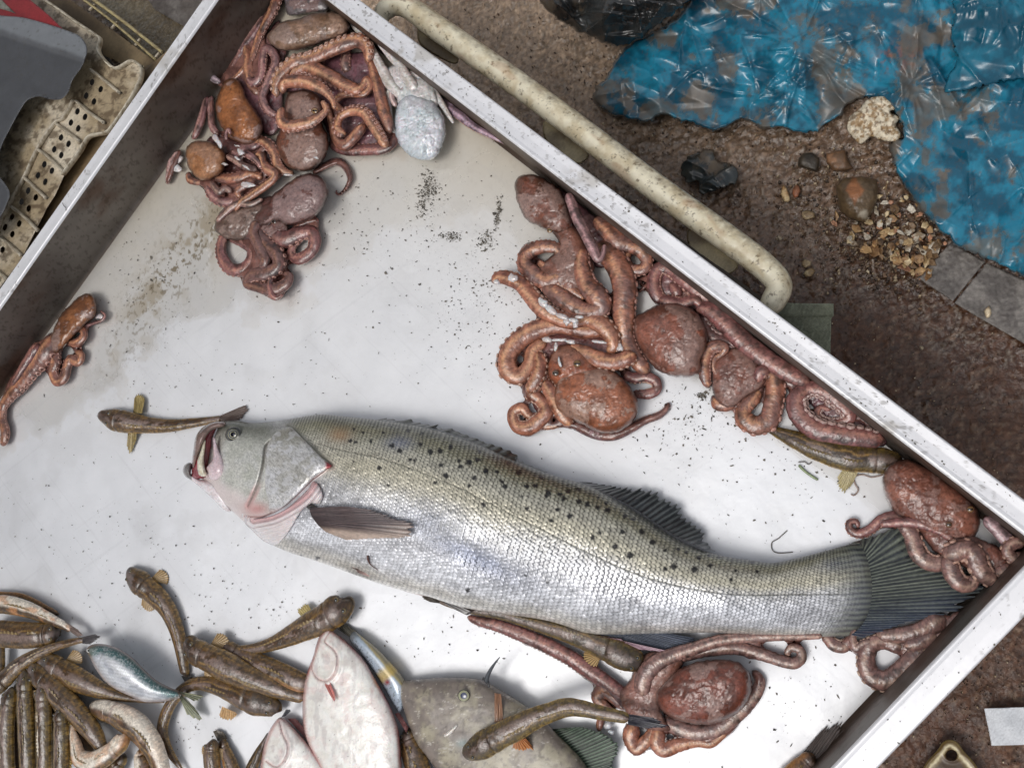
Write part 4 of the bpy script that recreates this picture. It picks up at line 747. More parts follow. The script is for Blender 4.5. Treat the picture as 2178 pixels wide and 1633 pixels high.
# ---- dark brown octopus below the pile
g=Geo(); mantle(g,'B',[(640,560),(700,420),(800,400),(900,600),(860,700),(760,740),(660,700),(560,690),(500,680)],0.012,(112,78,66),(76,52,44),z=0.002,seed=3,power=0.4)
mantle(g,'B',[(760,430),(800,370),(880,310),(960,252),(1040,225),(1120,245),(1175,300),(1183,380),(1150,460),(1090,530),(1000,572),(900,592),(830,560),(740,600),(660,560),(700,480)],0.036,(116,72,56),(74,46,38),z=0.004,seed=1,patch=(114,90,92),sheen_amt=0.95,sheen_scale=60)
mantle(g,'B',[(385,580),(420,500),(480,460),(560,470),(640,430),(720,410),(740,500),(700,600),(640,660),(560,695),(480,690),(400,645)],0.016,(118,98,80),(80,62,50),z=0.003,seed=2,patch=(128,112,98))
for p,c,s,zz in (([(650,560,36),(700,660,42),(760,730,46),(825,800,48),(832,880,46),(745,930,46),(655,945,42),(612,1000,30),(690,1025,34),(790,1045,38),(880,1010,36),(912,950,26),(870,925,14)],DK,-1,0.008),
    ([(470,640,26),(432,720,34),(440,820,38),(500,898,40),(580,898,40),(640,840,40),(645,760,36),(580,715,30),(490,680,22)],LP,1,0.001),
    ([(790,960,16),(770,1000,18),(790,1080,20),(822,1100,15),(862,1075,10)],LP,1,0.012),
    ([(780,650,56),(880,690,56),(980,650,50),(1060,640,42),(1092,700,42),(1062,780,38),(980,830,36),(925,800,28),(940,720,28),(1000,685,24)],LP,1,0.004),
    ([(960,600,24),(1040,560,26),(1098,558,18),(1092,598,12),(1050,600,8)],LP,1,0.004),([(400,560,20),(500,470,25),(560,440,22),(640,445,20),(720,405,14)],TN,0,0.012),
    ([(700,560,40),(660,640,40),(700,740,38),(740,840,36),(700,880,26)],DK,0,0.011)): arm(g,'B',p,c,z=zz,suck=s,size=0.3)
octo(g,'dark brown octopus with curled arms lying free on the tray floor below the corner pile',600,470,[ok_eye('B',800,565,22,0.028,(70,50,40))])
# ---- octopus at left wall
g=Geo(); mantle(g,'J',[(560,320),(620,262),(690,238),(742,262),(762,330),(752,420),(690,470),(620,540),(560,600),(480,690),(420,720),(380,640),(420,520),(480,400)],0.022,(150,98,52),(100,62,40),z=0.003,seed=0,patch=(128,104,96),sheen_amt=0.8,sheen_scale=40)
for p,c,s,zz in (([(440,570,60),(370,700,78),(290,800,68),(190,920,58),(90,1035,48),(32,1120,38),(20,1230,34),(42,1330,38),(32,1400,34),(10,1425,20)],BR,-1,0.003),([(450,640,40),(440,700,40),(438,790,44),(420,860,38),(452,930,38),(510,900,38),(530,820,38),(562,760,38),(620,780,32),(642,730,30),(600,700,25)],BR,-1,0.004),
    ([(560,500,30),(640,510,25),(662,575,30),(605,630,30),(530,620,20)],BR,1,0.006),([(640,500,14),(720,480,12),(800,452,12),(828,410,10),(790,375,7)],PK,0,0.006),([(300,640,40),(220,760,36),(130,900,26),(90,960,14)],LP,0,0.012),([(230,900,14),(120,960,22),(80,990,12)],WH,0,0.008)): arm(g,'J',p,c,z=zz,suck=s,size=0.3)
gg=SL(); scraps(gg,'J',[(778,420,34,28,0.2)],0.005)
octo(g,'single brown octopus stretched along the left tray wall, one long arm trailing downward',120,740,[kid('white_flesh',gg,M_MEAT)])
# ---- right wall group
g=Geo(); mantle(g,'C',[(470,150),(560,200),(720,330),(900,470),(960,520),(860,560),(800,600),(700,600),(620,480),(540,320)],0.010,(104,72,70),(76,50,52),seed=2,sheen_amt=0.3,power=0.4)
mantle(g,'C',[(255,115),(300,85),(380,88),(470,138),(520,190),(560,290),(570,380),(510,410),(470,410),(380,372),(310,330),(268,250),(252,180)],0.030,(126,80,56),(88,56,42),z=0.003,seed=2,patch=(132,104,94),sheen_amt=0.8,sheen_scale=34)
mantle(g,'C',[(440,380),(540,340),(620,420),(680,540),(700,620),(640,720),(560,760),(470,740),(380,700),(330,640),(430,560),(500,470)],0.020,(136,92,68),(100,64,50),z=0.004,seed=1,patch=(128,98,86),sheen_amt=0.5)
for p,c,s,zz in (([(630,500,34),(625,600,44),(655,700,50),(715,770,56),(735,832,46),(650,850,44),(560,808,46),(480,752,44),(435,715,32),(490,690,26),(560,722,24),(640,780,18)],BR,-1,0.012),
    ([(720,470,54),(780,530,58),(842,620,62),(866,720,62),(862,820,60),(862,920,54),(872,1000,44),(905,1080,42),(960,1155,38),(1000,1190,22)],BR,-1,0.006),
    ([(545,190,20),(568,240,26),(600,325,28),(650,420,28),(690,500,28),(718,555,22),(744,525,16),(752,475,10)],skin((142,112,104),seed=1,sheen_amt=0.2),0,0.024),
    ([(700,330,30),(770,395,46),(830,455,48),(890,478,38),(950,500,38),(990,560,32),(970,612,30),(900,612,28),(870,560,24),(895,520,14)],BR,-1,0.008),
    ([(540,640,40),(430,680,44),(350,640,44),(302,580,38),(322,520,36),(400,488,34),(480,495,28),(500,545,24),(470,600,24),(415,600,22),(385,565,14)],BR,-1,0.010),
    ): arm(g,'C',p,c,z=zz,suck=s,size=0.26,th=0)
octo(g,'tall brown octopus hanging down from the right wall, its oval mantle pointing up-left',1180,520,[ok_eye('C',445,395,16,0.018)])
OB=skin((176,116,80),seed=2,hi=(214,164,124),lo=(110,62,46),sheen_amt=0.15)
g=Geo(); mantle(g,'C',[(480,1250),(500,1190),(570,1180),(680,1160),(800,1180),(880,1250),(937,1340),(937,1420),(890,1490),(800,1532),(700,1520),(600,1470),(520,1430),(470,1360)],0.038,(166,104,66),(120,70,46),z=0.004,seed=3,patch=(164,126,100),sheen_amt=0.8,sheen_scale=40)
mantle(g,'C',[(470,1060),(540,1030),(620,1050),(670,1110),(740,1170),(680,1260),(560,1290),(470,1260),(430,1180)],0.030,(168,96,56),(116,64,44),z=0.004,seed=1,patch=(186,140,110),sheen_amt=0.3)
mantle(g,'C',[(330,1020),(500,960),(700,960),(880,1050),(900,1120),(800,1180),(500,1300),(420,1460),(330,1320),(300,1150)],0.008,(130,80,68),(90,52,46),z=0.001,seed=2,sheen_amt=0.2,power=0.4)
for p,c,s,zz in (([(780,1000,34),(740,950,40),(640,955,42),(500,928,44),(380,950,48),(275,1010,50),(213,1090,50),(213,1175,50),(275,1212,44),(332,1150,38),(352,1072,36),(420,1015,28)],OB,1,0.006),
    ([(925,1090,40),(820,1132,42),(720,1120,44),(640,1085,40),(550,1055,30)],OB,-1,0.014),([(440,1170,38),(385,1250,38),(345,1300,38),(395,1345,32),(430,1400,38),(400,1450,38),(330,1500,38),(260,1490,32),(240,1420,30),(288,1390,28),(330,1430,22),(420,1490,18),(515,1480,12)],OB,1,0.004),
    ([(420,1240,34),(475,1340,40),(520,1430,36),(565,1485,24)],OB,-1,0.010),([(590,1485,25),(700,1530,30),(800,1542,28),(900,1502,24),(980,1460,20),(1060,1430,18),(1102,1392,14),(1112,1368,9),(1088,1375,6)],skin((132,104,98),seed=1,sheen_amt=0),-1,0.001),
    ([(860,1200,26),(920,1222,28),(985,1215,28),(1038,1240,26),(1045,1285,24),(1000,1312,26),(910,1310,18)],LP,1,0.002),([(380,1080,30),(395,1150,36),(370,1230,36),(320,1300,26)],OB,-1,0.010),
    ([(130,685,20),(150,660,28),(200,660,36),(280,692,40),(340,760,42),(400,830,44),(480,880,40),(560,905,40),(650,892,40),(730,920,46),(785,975,42),(800,1040,34),(770,1080,22)],OB,-1,0.012),
    ): arm(g,'C',p,c,z=zz,suck=s,size=0.3,col=(214,176,156))
gg=SL(); scraps(gg,'C',[(410,800,34,22,0.9),(450,840,44,22,0.6),(520,880,50,18,0.3),(580,900,40,16,0.1),(610,880,26,14,0),(240,665,26,30,0.2),(150,685,20,16,0),(540,905,22,26,0.2)],0.028)
scraps(gg,'C',[(430,1005,36,16,0.2),(500,1010,46,14,0),(560,1018,40,16,0.1),(480,1040,14,30,0.2),(840,1050,20,26,0.1),(720,1020,50,10,0.1),(590,920,20,24,0.2),(500,1130,12,34,-.2)],0.026)
octo(g,'orange-brown octopus with white gut on its arms, just above the bass',1270,830,[ok_eye('C',600,1142,24,0.030,(120,90,50)),ok_eye('C',478,1195,20,0.028,(96,80,66)),kid('white_gut',gg,M_MEAT)])
g=Geo(); mantle(g,'C',[(918,900),(955,860),(1050,812),(1150,800),(1250,838),(1305,900),(1330,980),(1322,1060),(1295,1120),(1292,1190),(1230,1216),(1130,1212),(1040,1172),(970,1085),(922,990)],0.038,(142,88,62),(98,60,48),z=0.004,seed=0,patch=(130,96,84),sheen_amt=0.8,sheen_scale=50)
mantle(g,'C',[(1060,590),(1160,640),(1330,770),(1420,840),(1340,880),(1240,840),(1120,800),(1030,760),(1010,680)],0.008,(132,88,84),(92,60,60),seed=1,sheen_amt=0.3,power=0.4)
for p,c,s,zz in (([(1075,800,28),(1035,735,34),(1030,660,34),(1065,605,34),(1130,615,36),(1220,685,44),(1320,765,38),(1380,800,20)],LP,1,0.006),([(1060,780,20),(1110,790,30),(1180,805,30),(1260,785,26),(1300,830,18)],LP,-1,0.010),([(1120,690,18),(1155,735,28),(1160,770,20),(1210,790,14)],LP,0,0.008),
    ([(1030,675,12),(960,665,12),(927,690,11),(928,722,10),(955,732,8),(972,708,6),(955,695,4)],LP,0,0.001)): arm(g,'C',p,c,z=zz,suck=s,size=0.3)
octo(g,'octopus with the largest smooth round brown mantle, touching the right wall',1430,720)
g=Geo(); mantle(g,'D',[(185,450),(240,380),(330,345),(420,385),(480,450),(525,520),(500,600),(420,640),(350,700),(300,722),(230,702),(200,640),(180,560)],0.018,(140,94,72),(100,64,54),z=0.003,seed=1,patch=(126,94,84),sheen_amt=0.6)
for p,c,s,zz in (([(165,590,20),(142,520,32),(142,430,34),(172,358,34),(225,335,34),(268,352,25),(250,385,18),(205,420,16),(200,480,14),(238,522,12),(270,508,8)],BR,1,0.012),([(480,580,34),(520,515,44),(568,525,50),(582,620,52),(562,720,52),(540,800,54),(460,830,54),(390,790,52),(388,730,44),(440,670,38),(480,610,24)],BR,-1,0.004),
    ([(200,660,36),(230,690,44),(290,690,44),(345,640,36)],BR,-1,0.003),([(470,560,24),(490,500,34),(540,490,30)],LP,1,0.012)): arm(g,'D',p,c,z=zz,suck=s,size=0.3)
octo(g,'small brown octopus with looped arms between the big round mantle and the spiral arm',1570,800)
g=Geo(); mantle(g,'D',[(80,130),(200,100),(500,300),(800,540),(900,620),(1060,760),(1250,880),(1240,960),(1000,900),(700,600),(480,470),(250,340),(140,230)],0.007,(120,80,82),(84,54,58),seed=3,sheen_amt=0.3,power=0.4)
for p,c,s,zz,sz in (([(95,125,32),(130,105,40),(200,130,50),(300,225,54),(420,340,55),(560,440,52),(690,520,48),(790,560,36)],LP,0,0.008,.3),([(105,140,34),(130,200,38),(200,285,38),(330,320,36),(430,380,30),(500,445,22)],LP,2,0.004,.42),
    ([(1245,920,44),(1100,902,58),(960,882,60),(830,850,60),(730,762,58),(715,665,54),(785,605,46),(880,615,48),(980,685,48),(1040,770,40),(990,812,30),(900,812,30),(842,770,26),(860,722,20),(925,730,14)],LP,1,0.005,.4)): arm(g,'D',p,c,z=zz,suck=s,size=sz,rows=1,th=28,col=(196,168,160),cd=(120,80,76))
arm(g,'D',[(620,560,26),(800,590,30),(960,650,30),(1090,750,30),(1210,850,24)],PU,z=0.002)
octo(g,'octopus showing two very thick pinkish arms by the right wall, one coiled in a spiral',1700,850)
g=Geo(); mantle(g,'D',[(1245,1140),(1290,1070),(1380,1036),(1460,1060),(1560,1110),(1700,1210),(1800,1300),(1850,1400),(1830,1500),(1740,1565),(1600,1545),(1480,1500),(1380,1420),(1290,1330),(1250,1230)],0.036,(150,98,72),(108,66,54),z=0.003,seed=2,patch=(134,100,92),sheen_amt=0.6,sheen_scale=46)
mantle(g,'E',[(1350,120),(1560,120),(1700,180),(1860,260),(1940,400),(1840,430),(1700,400),(1560,340),(1430,260)],0.016,(140,94,74),(98,62,52),z=0.012,seed=1)
for p,c,s,zz in (([(1260,70,30),(1200,55,35),(1112,72,30),(1042,130,28),(970,162,26),(912,138,22),(906,92,18),(948,85,14),(962,122,10)],LP,-1,0.004),([(1200,90,30),(1250,110,40),(1300,180,44),(1325,260,48),(1370,320,48),(1440,350,45),(1540,335,40)],TN,-1,0.016),
    ([(1500,300,44),(1570,275,56),(1630,258,58),(1690,290,54),(1722,370,54),(1765,430,48),(1835,460,34)],TN,2,0.022),([(1530,300,44),(1548,400,48),(1600,470,48),(1665,480,38),(1705,420,26)],TN,-1,0.020),([(1930,370,40),(1830,425,44),(1760,440,36)],TN,-1,0.018),
    ([(2000,230,30),(1942,220,34),(1900,265,34),(1945,320,34),(1995,285,28)],TN,1,0.020),([(1760,60,34),(1830,130,38),(1900,205,38),(1955,235,26)],skin((150,128,124),seed=1,sheen_amt=0),0,0.018),([(1100,100,20),(1300,90,30),(1450,130,30),(1560,200,24)],LP,0,0.022)): arm(g,'E',p,c,z=zz,suck=s,size=0.36,col=(206,168,150))
octo(g,'brown octopus in the right corner of the tray, its arms over the bass tail fin',2000,1080,[ok_eye('E',1530,105,22,0.034,(110,88,66)),ok_eye('D',1790,1350,26,0.030,(120,92,60))])
# ---- under the bass tail
g=Geo()
for p,c,s,zz in (([(1240,880,40),(1215,870,44),(1120,838,42),(1035,870,46),(1010,970,50),(1050,1060,55),(1150,1080,58),(1240,1020,58),(1330,930,58),(1430,830,54),(1540,740,44),(1610,660,28)],TN,1,0.003),([(1050,840,22),(1000,850,25),(950,880,25),(925,820,20),(940,760,16)],TN,1,0.006),
    ([(1500,690,56),(1360,770,52),(1220,800,44),(1080,800,34)],TN,0,0.005),([(740,790,24),(770,820,32),(812,860,36),(870,868,34),(890,815,20)],TN,-1,0.003),([(1250,860,30),(1340,850,40),(1450,790,40)],TN,2,0.007)): arm(g,'E',p,c,z=zz,suck=s,size=0.3,col=(206,176,156))
octo(g,'octopus mostly hidden under the bass tail, one tan arm looped against the lower right wall',1880,1400)
# ---- octopus under the bass belly
g=Geo(); mantle(g,'H',[(690,600),(760,440),(880,372),(1010,390),(1110,450),(1030,600),(930,760),(960,900),(1020,980),(900,1000),(760,950),(650,850),(600,700)],0.020,(156,112,92),(116,74,58),z=0.002,seed=2,patch=(148,112,96),sheen_amt=0.5)
for p,c,s,zz in (([(790,860,58),(700,790,62),(580,680,58),(400,545,56),(190,405,54),(-60,285,50),(-320,185,42),(-480,145,32),(-560,115,20)],LP,-1,0.003),([(780,720,54),(800,580,60),(880,478,58),(1010,412,50),(1200,352,44),(1400,292,40),(1700,268,34),(2000,262,28),(2170,262,20)],TN,0,0.012),
    ([(1000,430,44),(1250,375,46),(1500,352,48),(1700,400,44),(1850,450,42),(1950,472,40),(2012,432,36),(2002,372,32),(1940,352,28),(1902,390,20),(1930,412,10)],TN,0,0.005),([(930,920,46),(1050,960,58),(1150,1000,60),(1270,1005,60),(1400,960,55),(1500,880,52),(1600,780,50),(1672,680,44),(1692,600,36),(1640,535,26)],TN,-1,0.002),
    ([(930,970,50),(900,1070,58),(950,1135,54),(1060,1100,48),(1200,1075,38),(1310,1085,34),(1410,1010,28),(1500,910,18)],OB,-1,0.004),([(730,940,54),(695,1040,56),(735,1130,44),(800,1085,44),(850,1020,36),(880,960,30)],OB,1,0.005),
    ([(640,800,44),(560,720,50),(485,680,54),(440,740,44),(500,800,30),(560,850,20)],BR,1,0.003),([(470,880,22),(455,940,26),(450,990,18)],BR,0,0.002)): arm(g,'H',p,c,z=zz,suck=s,size=0.26,th=-4,col=(208,196,190),cd=(160,140,130))
mantle(g,'H',[(890,720),(960,620),(1060,520),(1200,462),(1380,440),(1520,462),(1602,530),(1632,620),(1612,740),(1540,840),(1420,912),(1280,946),(1120,930),(1000,890),(920,820)],0.040,(132,74,50),(84,46,34),z=0.006,seed=1,patch=(134,98,88),sheen_amt=0.85,sheen_scale=38)
gg=SL(); scraps(gg,'H',[(520,950,36,44,0.2),(540,1000,30,20,0.2),(850,1070,30,50,0),(780,1080,30,40,.3)],0.004,(196,200,206),(176,176,180))
octo(g,'chestnut octopus under the belly of the bass, one long arm running left beneath the fish',1480,1480,[kid('pale_underside',gg,M_MEAT)])
# ================================================================== SMALL FISH
def reverse_(p): return p[0][2]<p[-1][2]*0.35
def dors(fr,flat,e,seed,dark):
    """low folded back fins: two thin ridges standing on the back"""
    s,c,side,up,rw,L=fr; n=len(s)
    for u0,u1 in ((0.26,0.42),(0.46,0.80)):
        i=np.arange(int(u0*n),int(u1*n)); m=len(i)
        if m<8: continue
        t=np.linspace(0,1,m)[:,None]; v=np.linspace(0,1,6)[None]; hh=rw[i][:,None]*0.30*np.sin(np.pi*np.clip(t*1.1,0,1))**0.6*(0.75+0.25*np.cos(np.arange(m)*1.3))[:,None]
        lean=0.9 if seed%2 else -0.9; ofs=0.12*lean
        B=c[i]+side[i]*rw[i][:,None]*ofs+up[i]*rw[i][:,None]*flat*0.985; V=B[:,None,:]+(side[i][:,None,:]*lean*1.0+up[i][:,None,:]*0.22)*(hh*v)[...,None]
        C=mix(lin(A((104,84,58))*dark),lin(A((168,146,100))*dark),np.clip(0.5+0.5*np.cos(np.arange(m)*1.3)[:,None]+0*v,0,1)*0.7)*(0.8+0.4*_rs.rand(m,6))[...,None]
        g=Geo(); g.add(np.concatenate([V.reshape(-1,3),(V-up[i][:,None,:]*0.0005).reshape(-1,3)]),np.concatenate([gridq(m,6),gridq(m,6)[:,::-1]+m*6]),np.concatenate([np.concatenate([C,0*C[...,:1]+0.3],-1).reshape(-1,4)]*2)); par(g.build('dorsal_fin',M_FIN),e)
def goby(pts,k,label,z=0.0,fins=(),tail=None,seed=0,olive=0.3,pale=0.0,flat=0.62,eyes=(),belly=None,orange=0.0,head=True,dark=1.0,cat='fish',name='goby'):
    g=Geo(); back=lin(A((84,58,36))*dark); mid=lin(A((142,104,56))*dark+A((-8,8,-14))*olive); dk=lin((48,37,28)); refl_col=lin((140,120,112)); wh=lin((226,216,200)); org=lin((204,140,84)); fl=lin((196,156,86))
    def cf(u,ca,sa,L,r,s0):
        w=ca*r; n=fbm(L/13+seed*3,w/13,seed,6,.65); n1=fbm(L/4.5,w/4.5+seed,seed+1,4,.65); C=mix(back,mid,np.clip(np.abs(ca)*1.2-0.25,0,1)*(0.4+0.9*n)); C=mix(C,fl,np.clip(sm(.62,1.0,np.abs(ca))*0.55,0,1))
        C=mix(C,dk,sm(0.44,0.60,n1)*0.62); wob=0.08*np.sin(L/9+seed)+0.25*(n-.5)
        C=mix(C,dk,np.exp(-((ca-0.10+wob)/0.10)**2)*0.6*sm(.12,.2,u)); C=mix(C,fl,np.exp(-((ca-0.30+wob)/0.07)**2)*0.5*sm(.15,.25,u)); C=mix(C,dk,np.exp(-((ca+0.52+wob)/0.10)**2)*0.6); C=mix(C,dk,np.exp(-((np.abs(ca)-0.86)/0.07)**2)*0.5)
        sp=vn(L/2.6,w/2.6+seed,seed+1); C=mix(C,dk,sm(0.70,0.85,sp)*0.6); gx=np.sin(L*2*np.pi/4.2+w*.9)*np.sin(L*.0+w*2*np.pi/3.6); C=C*(0.92+0.17*gx*sm(.15,.25,u))[...,None]
        pm=sm(0.49,0.52,fbm(L/26+seed,w/13+seed,seed+2,5,.58))*np.exp(-((ca+0.12)/0.42)**2)*(sa>0); C=mix(C,refl_col*(0.85+0.3*n1)[...,None],pm*0.72*(1-min(abs(pale),1)))  # greyish back patches imitate reflection off wet skin, in the colour
        if pale: C=mix(C,wh*(0.85+0.3*n)[...,None],sm(0.0,0.5,ca*np.sign(pale)+0.25*(n-.5)+abs(pale)-0.7)); C=mix(C,org,sm(0.45,0.7,fbm(L/20,w/12,seed,4))*orange); C=mix(C,lin((150,120,112)),np.exp(-((L/r.max()-1.9)/0.10)**2)*0.5)
        elif orange: C=mix(C,org*(0.6+0.6*n1)[...,None],sm(0.2,0.8,ca+0.3*(n-.5))*orange)
        if belly is not None: C=mix(C,lin(belly),sm(0.35,-0.25,sa+0.2*(n1-.5))*0.85)
        hd=sm(0.17,0.10,u); C=mix(C,C*0.72,hd*(0 if abs(pale)>0.9 else 1)); C=mix(C,dk,np.exp(-((u-0.165-0.03*np.abs(ca))/0.008)**2)*0.6*(1-min(abs(pale),1)*.6))
        C=mix(C,dk*0.6,np.exp(-((L-r.max()*0.28-0.10*np.abs(w))/1.3)**2)*0.8*(u<.1)*(0 if pale>0.9 else 1)); C=C*(0.72+0.56*vn(L/1.7,w/1.7,seed))[...,None]
        return np.concatenate([C,(0.24+0.2*n1)[...,None]],-1)
    p=q(k,pts); p=[(a_[0],a_[1],a_[2]*0.95)+tuple(a_[3:]) for a_ in p]; e=thing(name,p[1][0],p[1][1],z,label,cat,'brown gobies in the tray' if name=='goby' else None)
    fr=tube(g,p,cf,z=z,flat=flat,K=64,step=1.6,rn=0.035,rs_=12,prof=(lambda u,L:1+0.06*np.exp(-((u-.12)/.04)**2)-0.05*np.exp(-((u-.175)/.010)**2)-0.05*np.exp(-((u-.24)/.05)**2)-0.12*np.exp(-(u/.03)**2)) if head and not reverse_(p) else None); par(g.build('body',M_GOB),e)
    s,c,side,up,rw,L=fr
    dors(fr,flat,e,seed,dark)
    for f_ in fins:
        base,tip,zb,zt,n,ca_,cb_=f_[:7]; gg=Geo(); fin(gg,q(k,base),q(k,tip),z+zb,z+zt,n,ca_,cb_,ragged=0.12,seed=seed,nv=10); par(gg.build('pectoral_fin',M_FIN),e)
    if tail:
        base,tip,ca_,cb_=tail[:4]; gg=Geo(); r=rw[-8]; fin(gg,q(k,base),q(k,tip),z+0.003,z+0.002,9,ca_,cb_,ragged=0.10,seed=seed+1,nv=14); par(gg.build('tail_fin',M_FIN),e)
    if head and not fins and not reverse_(p) and pale<0.9 and len(eyes)==2:
        j=int(0.20*(len(s)-1))
        for sd in (1,-1):
            r=rw[j]; t=c[min(j+2,len(c)-1)]-c[j]; t/=np.linalg.norm(t)+1e-9; nn=9; mm=33; u_=np.linspace(0,1,mm)[:,None]; v_=np.linspace(0,1,nn)[None]
            an=(0.15+1.15*u_); dr=side[j]*sd; Bp=c[j]+dr*r*0.86+t*r*(0.55*(u_-0.2))[...,None]-A([0,0,1])*r*flat*0.35
            ray=0.5+0.5*np.cos(u_*8*2*np.pi); ln=r*1.25*(0.75+0.25*np.sin(u_*np.pi))*(1-0.1*(1-ray)); V=Bp+(dr*np.cos(an)[...,None]+t*np.sin(an)[...,None])*(ln*v_)[...,None]-A([0,0,1])*(r*flat*0.45*v_)[...,None]+A([0,0,1])*(0.0004*ray)[...,None]
            V[...,2]=np.maximum(V[...,2],z+0.0012+0.0003*ray); Cf=mix(lin((190,158,104)),lin((112,88,56)),1-ray+0*v_); gg=Geo(); N_=mm*nn
            gg.add(np.concatenate([V.reshape(-1,3),(V-A([0,0,0.0006])).reshape(-1,3)]),np.concatenate([gridq(mm,nn),gridq(mm,nn)[:,::-1]+N_]),np.concatenate([np.concatenate([Cf,0*Cf[...,:1]+0.3],-1).reshape(-1,4)]*2)); par(gg.build('pectoral_fin',M_FIN),e)
    # eyes on top of the head
    for i_,sd in eyes:
        j=int(i_*(len(s)-1)); r=rw[j]; w=c[j]+side[j]*sd*r*0.5+up[j]*r*flat*0.82; 
        gg=Geo(); a=lin((130,112,70));b=lin((15,13,12)); rr_=np.linspace(0,1,8)[:,None]; an=np.linspace(0,6.283,14,endpoint=False)[None]; R=max(r*0.20,0.0015)
        V=w+R*(np.sin(rr_*1.57)[...,None]*(np.cos(an)[...,None]*A([1,0,0])+np.sin(an)[...,None]*A([0,1,0]))+np.cos(rr_*1.57)[...,None]*0.9*A([0,0,1])+0*an[...,None]); C=np.where((rr_<0.55)[...,None],b,a)+0*an[...,None]
        gg.add(V,gridq(8,14,True)[:, ::-1],np.concatenate([C,0*C[...,:1]+0.06],-1)); par(gg.build('eye',M_EYE),e)
    return e
YF=((176,158,104),(132,112,64)); BF=((84,74,60),(46,40,34)); OF=((206,140,84),(160,96,56))
goby([(772,1200,26),(800,1200,46),(850,1215,66),(920,1238,90),(1000,1252,96),(1080,1265,80),(1200,1278,66),(1350,1280,54),(1500,1262,42),(1640,1242,32),(1750,1226,28)],'J','small brown goby alone left of the bass mouth, fins spread, tail touching the snout',seed=1,
    fins=[([(1050,1180),(1120,1185)],[(1060,1060),(1085,1025),(1120,1030),(1145,1060)],.006,.003,7,*YF),([(1010,1325),(1080,1325)],[(1000,1440),(1025,1510),(1045,1480),(1075,1400)],.006,.002,6,*YF)],tail=([(1740,1200),(1740,1250)],[(1900,1130),(1950,1120),(1960,1150),(1900,1235)],(110,92,84),(80,64,58)),eyes=((.12,1),(.12,-1)))
goby([(842,110,24),(862,120,50),(890,150,68),(940,195,84),(1010,250,78),(1080,320,70),(1130,400,62),(1170,500,56),(1195,600,50),(1215,720,42),(1228,800,34)],'F','brown goby lying head up below the bass jaw, body bending straight down to its tail',seed=2,tail=([(1200,800),(1262,790)],[(1235,860),(1255,850),(1275,830)],(104,100,96),(60,50,50)),eyes=((.06,1),(.06,-1)))
goby([(740,1270,14),(735,1282,26),(715,1298,33),(690,1315,34),(655,1332,29),(620,1350,23),(580,1368,16),(540,1379,12),(505,1382,10),(470,1378,9)],'p','brown goby pointing up-right with pale yellow fins, tail crossing the gobies below',z=0.004,seed=3,
    fins=[([(672,1312),(648,1320)],[(655,1285),(636,1288),(634,1302)],.006,.002,6,(206,190,130),(170,150,96)),([(712,1322),(690,1332)],[(706,1342),(690,1345),(680,1338)],.005,.002,5,*YF)],eyes=((.08,1),(.08,-1)))
goby([(1455,600,30),(1500,615,50),(1560,645,60),(1680,705,72),(1820,770,80),(1950,830,80),(2060,870,70)],'F','orange-brown goby lying behind the goby beside the big white flatfish, partly covered by it',z=0.001,seed=4,orange=0.7)
goby([(1232,560,40),(1255,590,70),(1300,640,84),(1400,690,98),(1500,740,100),(1620,800,90),(1750,855,74),(1900,910,52),(2020,945,40)],'F','thick brown goby pointing left whose tail goes under the big white flatfish',z=0.006,seed=5,eyes=((.09,1),(.09,-1)))
goby([(1855,1030,36),(1830,1015,60),(1780,995,74),(1690,965,92),(1590,925,90),(1460,872,66),(1330,848,48),(1230,878,42),(1150,955,42),(1095,1060,44),(1075,1160,44),(1100,1250,34),(1140,1330,28),(1190,1400,16),(1230,1460,10)],'F','long brown goby curved into an arch, head at right, with one yellow fin below',z=0.004,seed=6,
    fins=[([(1470,1000),(1560,1040)],[(1450,1060),(1480,1095),(1540,1085),(1570,1055)],.006,.002,8,(206,170,120),(176,136,90))],eyes=((.05,1),(.05,-1)))
goby([(1395,1165,40),(1430,1160,66),(1500,1130,92),(1600,1075,108),(1700,1022,106),(1830,955,98),(1950,895,86),(2060,852,78),(2196,812,74),(2316,820,66),(2446,850,58),(2596,880,50),(2680,898,44)],'G','olive goby with fine dark speckles lying across the grey filefish, orange fin and dark tail',z=0.030,seed=7,olive=1.4,
    fins=[([(1790,1080),(1880,1050)],[(1770,1160),(1850,1185),(2000,1198),(1960,1140)],.006,-.008,8,*OF)],tail=([(2670,862),(2670,945)],[(2860,890),(2975,948),(2960,965),(2830,975)],(50,48,62),(26,26,36)),eyes=((.07,1),(.07,-1)),belly=(190,172,110))
goby([(950,980,40),(965,1020,62),(990,1100,88),(1020,1200,104),(1060,1320,110),(1100,1450,110)],'G','dark brown goby squeezed between the big white flatfish and the grey filefish',z=0.0,seed=8,eyes=((.1,1),(.1,-1)))
goby([(785,470,50),(760,475,84),(700,440,106),(600,395,112),(480,340,108),(300,262,94),(120,205,76),(-60,155,60),(-300,92,46),(-545,55,34),(-720,15,22),(-800,-15,14)],'H','large dark green-brown goby tucked under the belly of the bass, head at right',z=0.008,seed=9,dark=0.8,olive=1.3,tail=([(-790,-30),(-780,10)],[(-860,-40),(-930,-60),(-900,-20),(-850,0)],*BF),eyes=((.04,1),(.04,-1)))
goby([(1370,1060,40),(1330,1055,64),(1260,1050,80),(1150,1040,90),(1000,1020,92),(850,975,80),(720,925,62),(600,875,38),(530,845,20),(490,820,10)],'D','dark green-brown goby lying by the right wall under the spiral octopus arm',z=0.001,seed=10,dark=0.85,olive=1.2,
    fins=[([(1010,1090),(1100,1105)],[(965,1150),(975,1220),(1010,1250),(1060,1190)],.006,.001,10,(190,180,140),(164,150,110))])
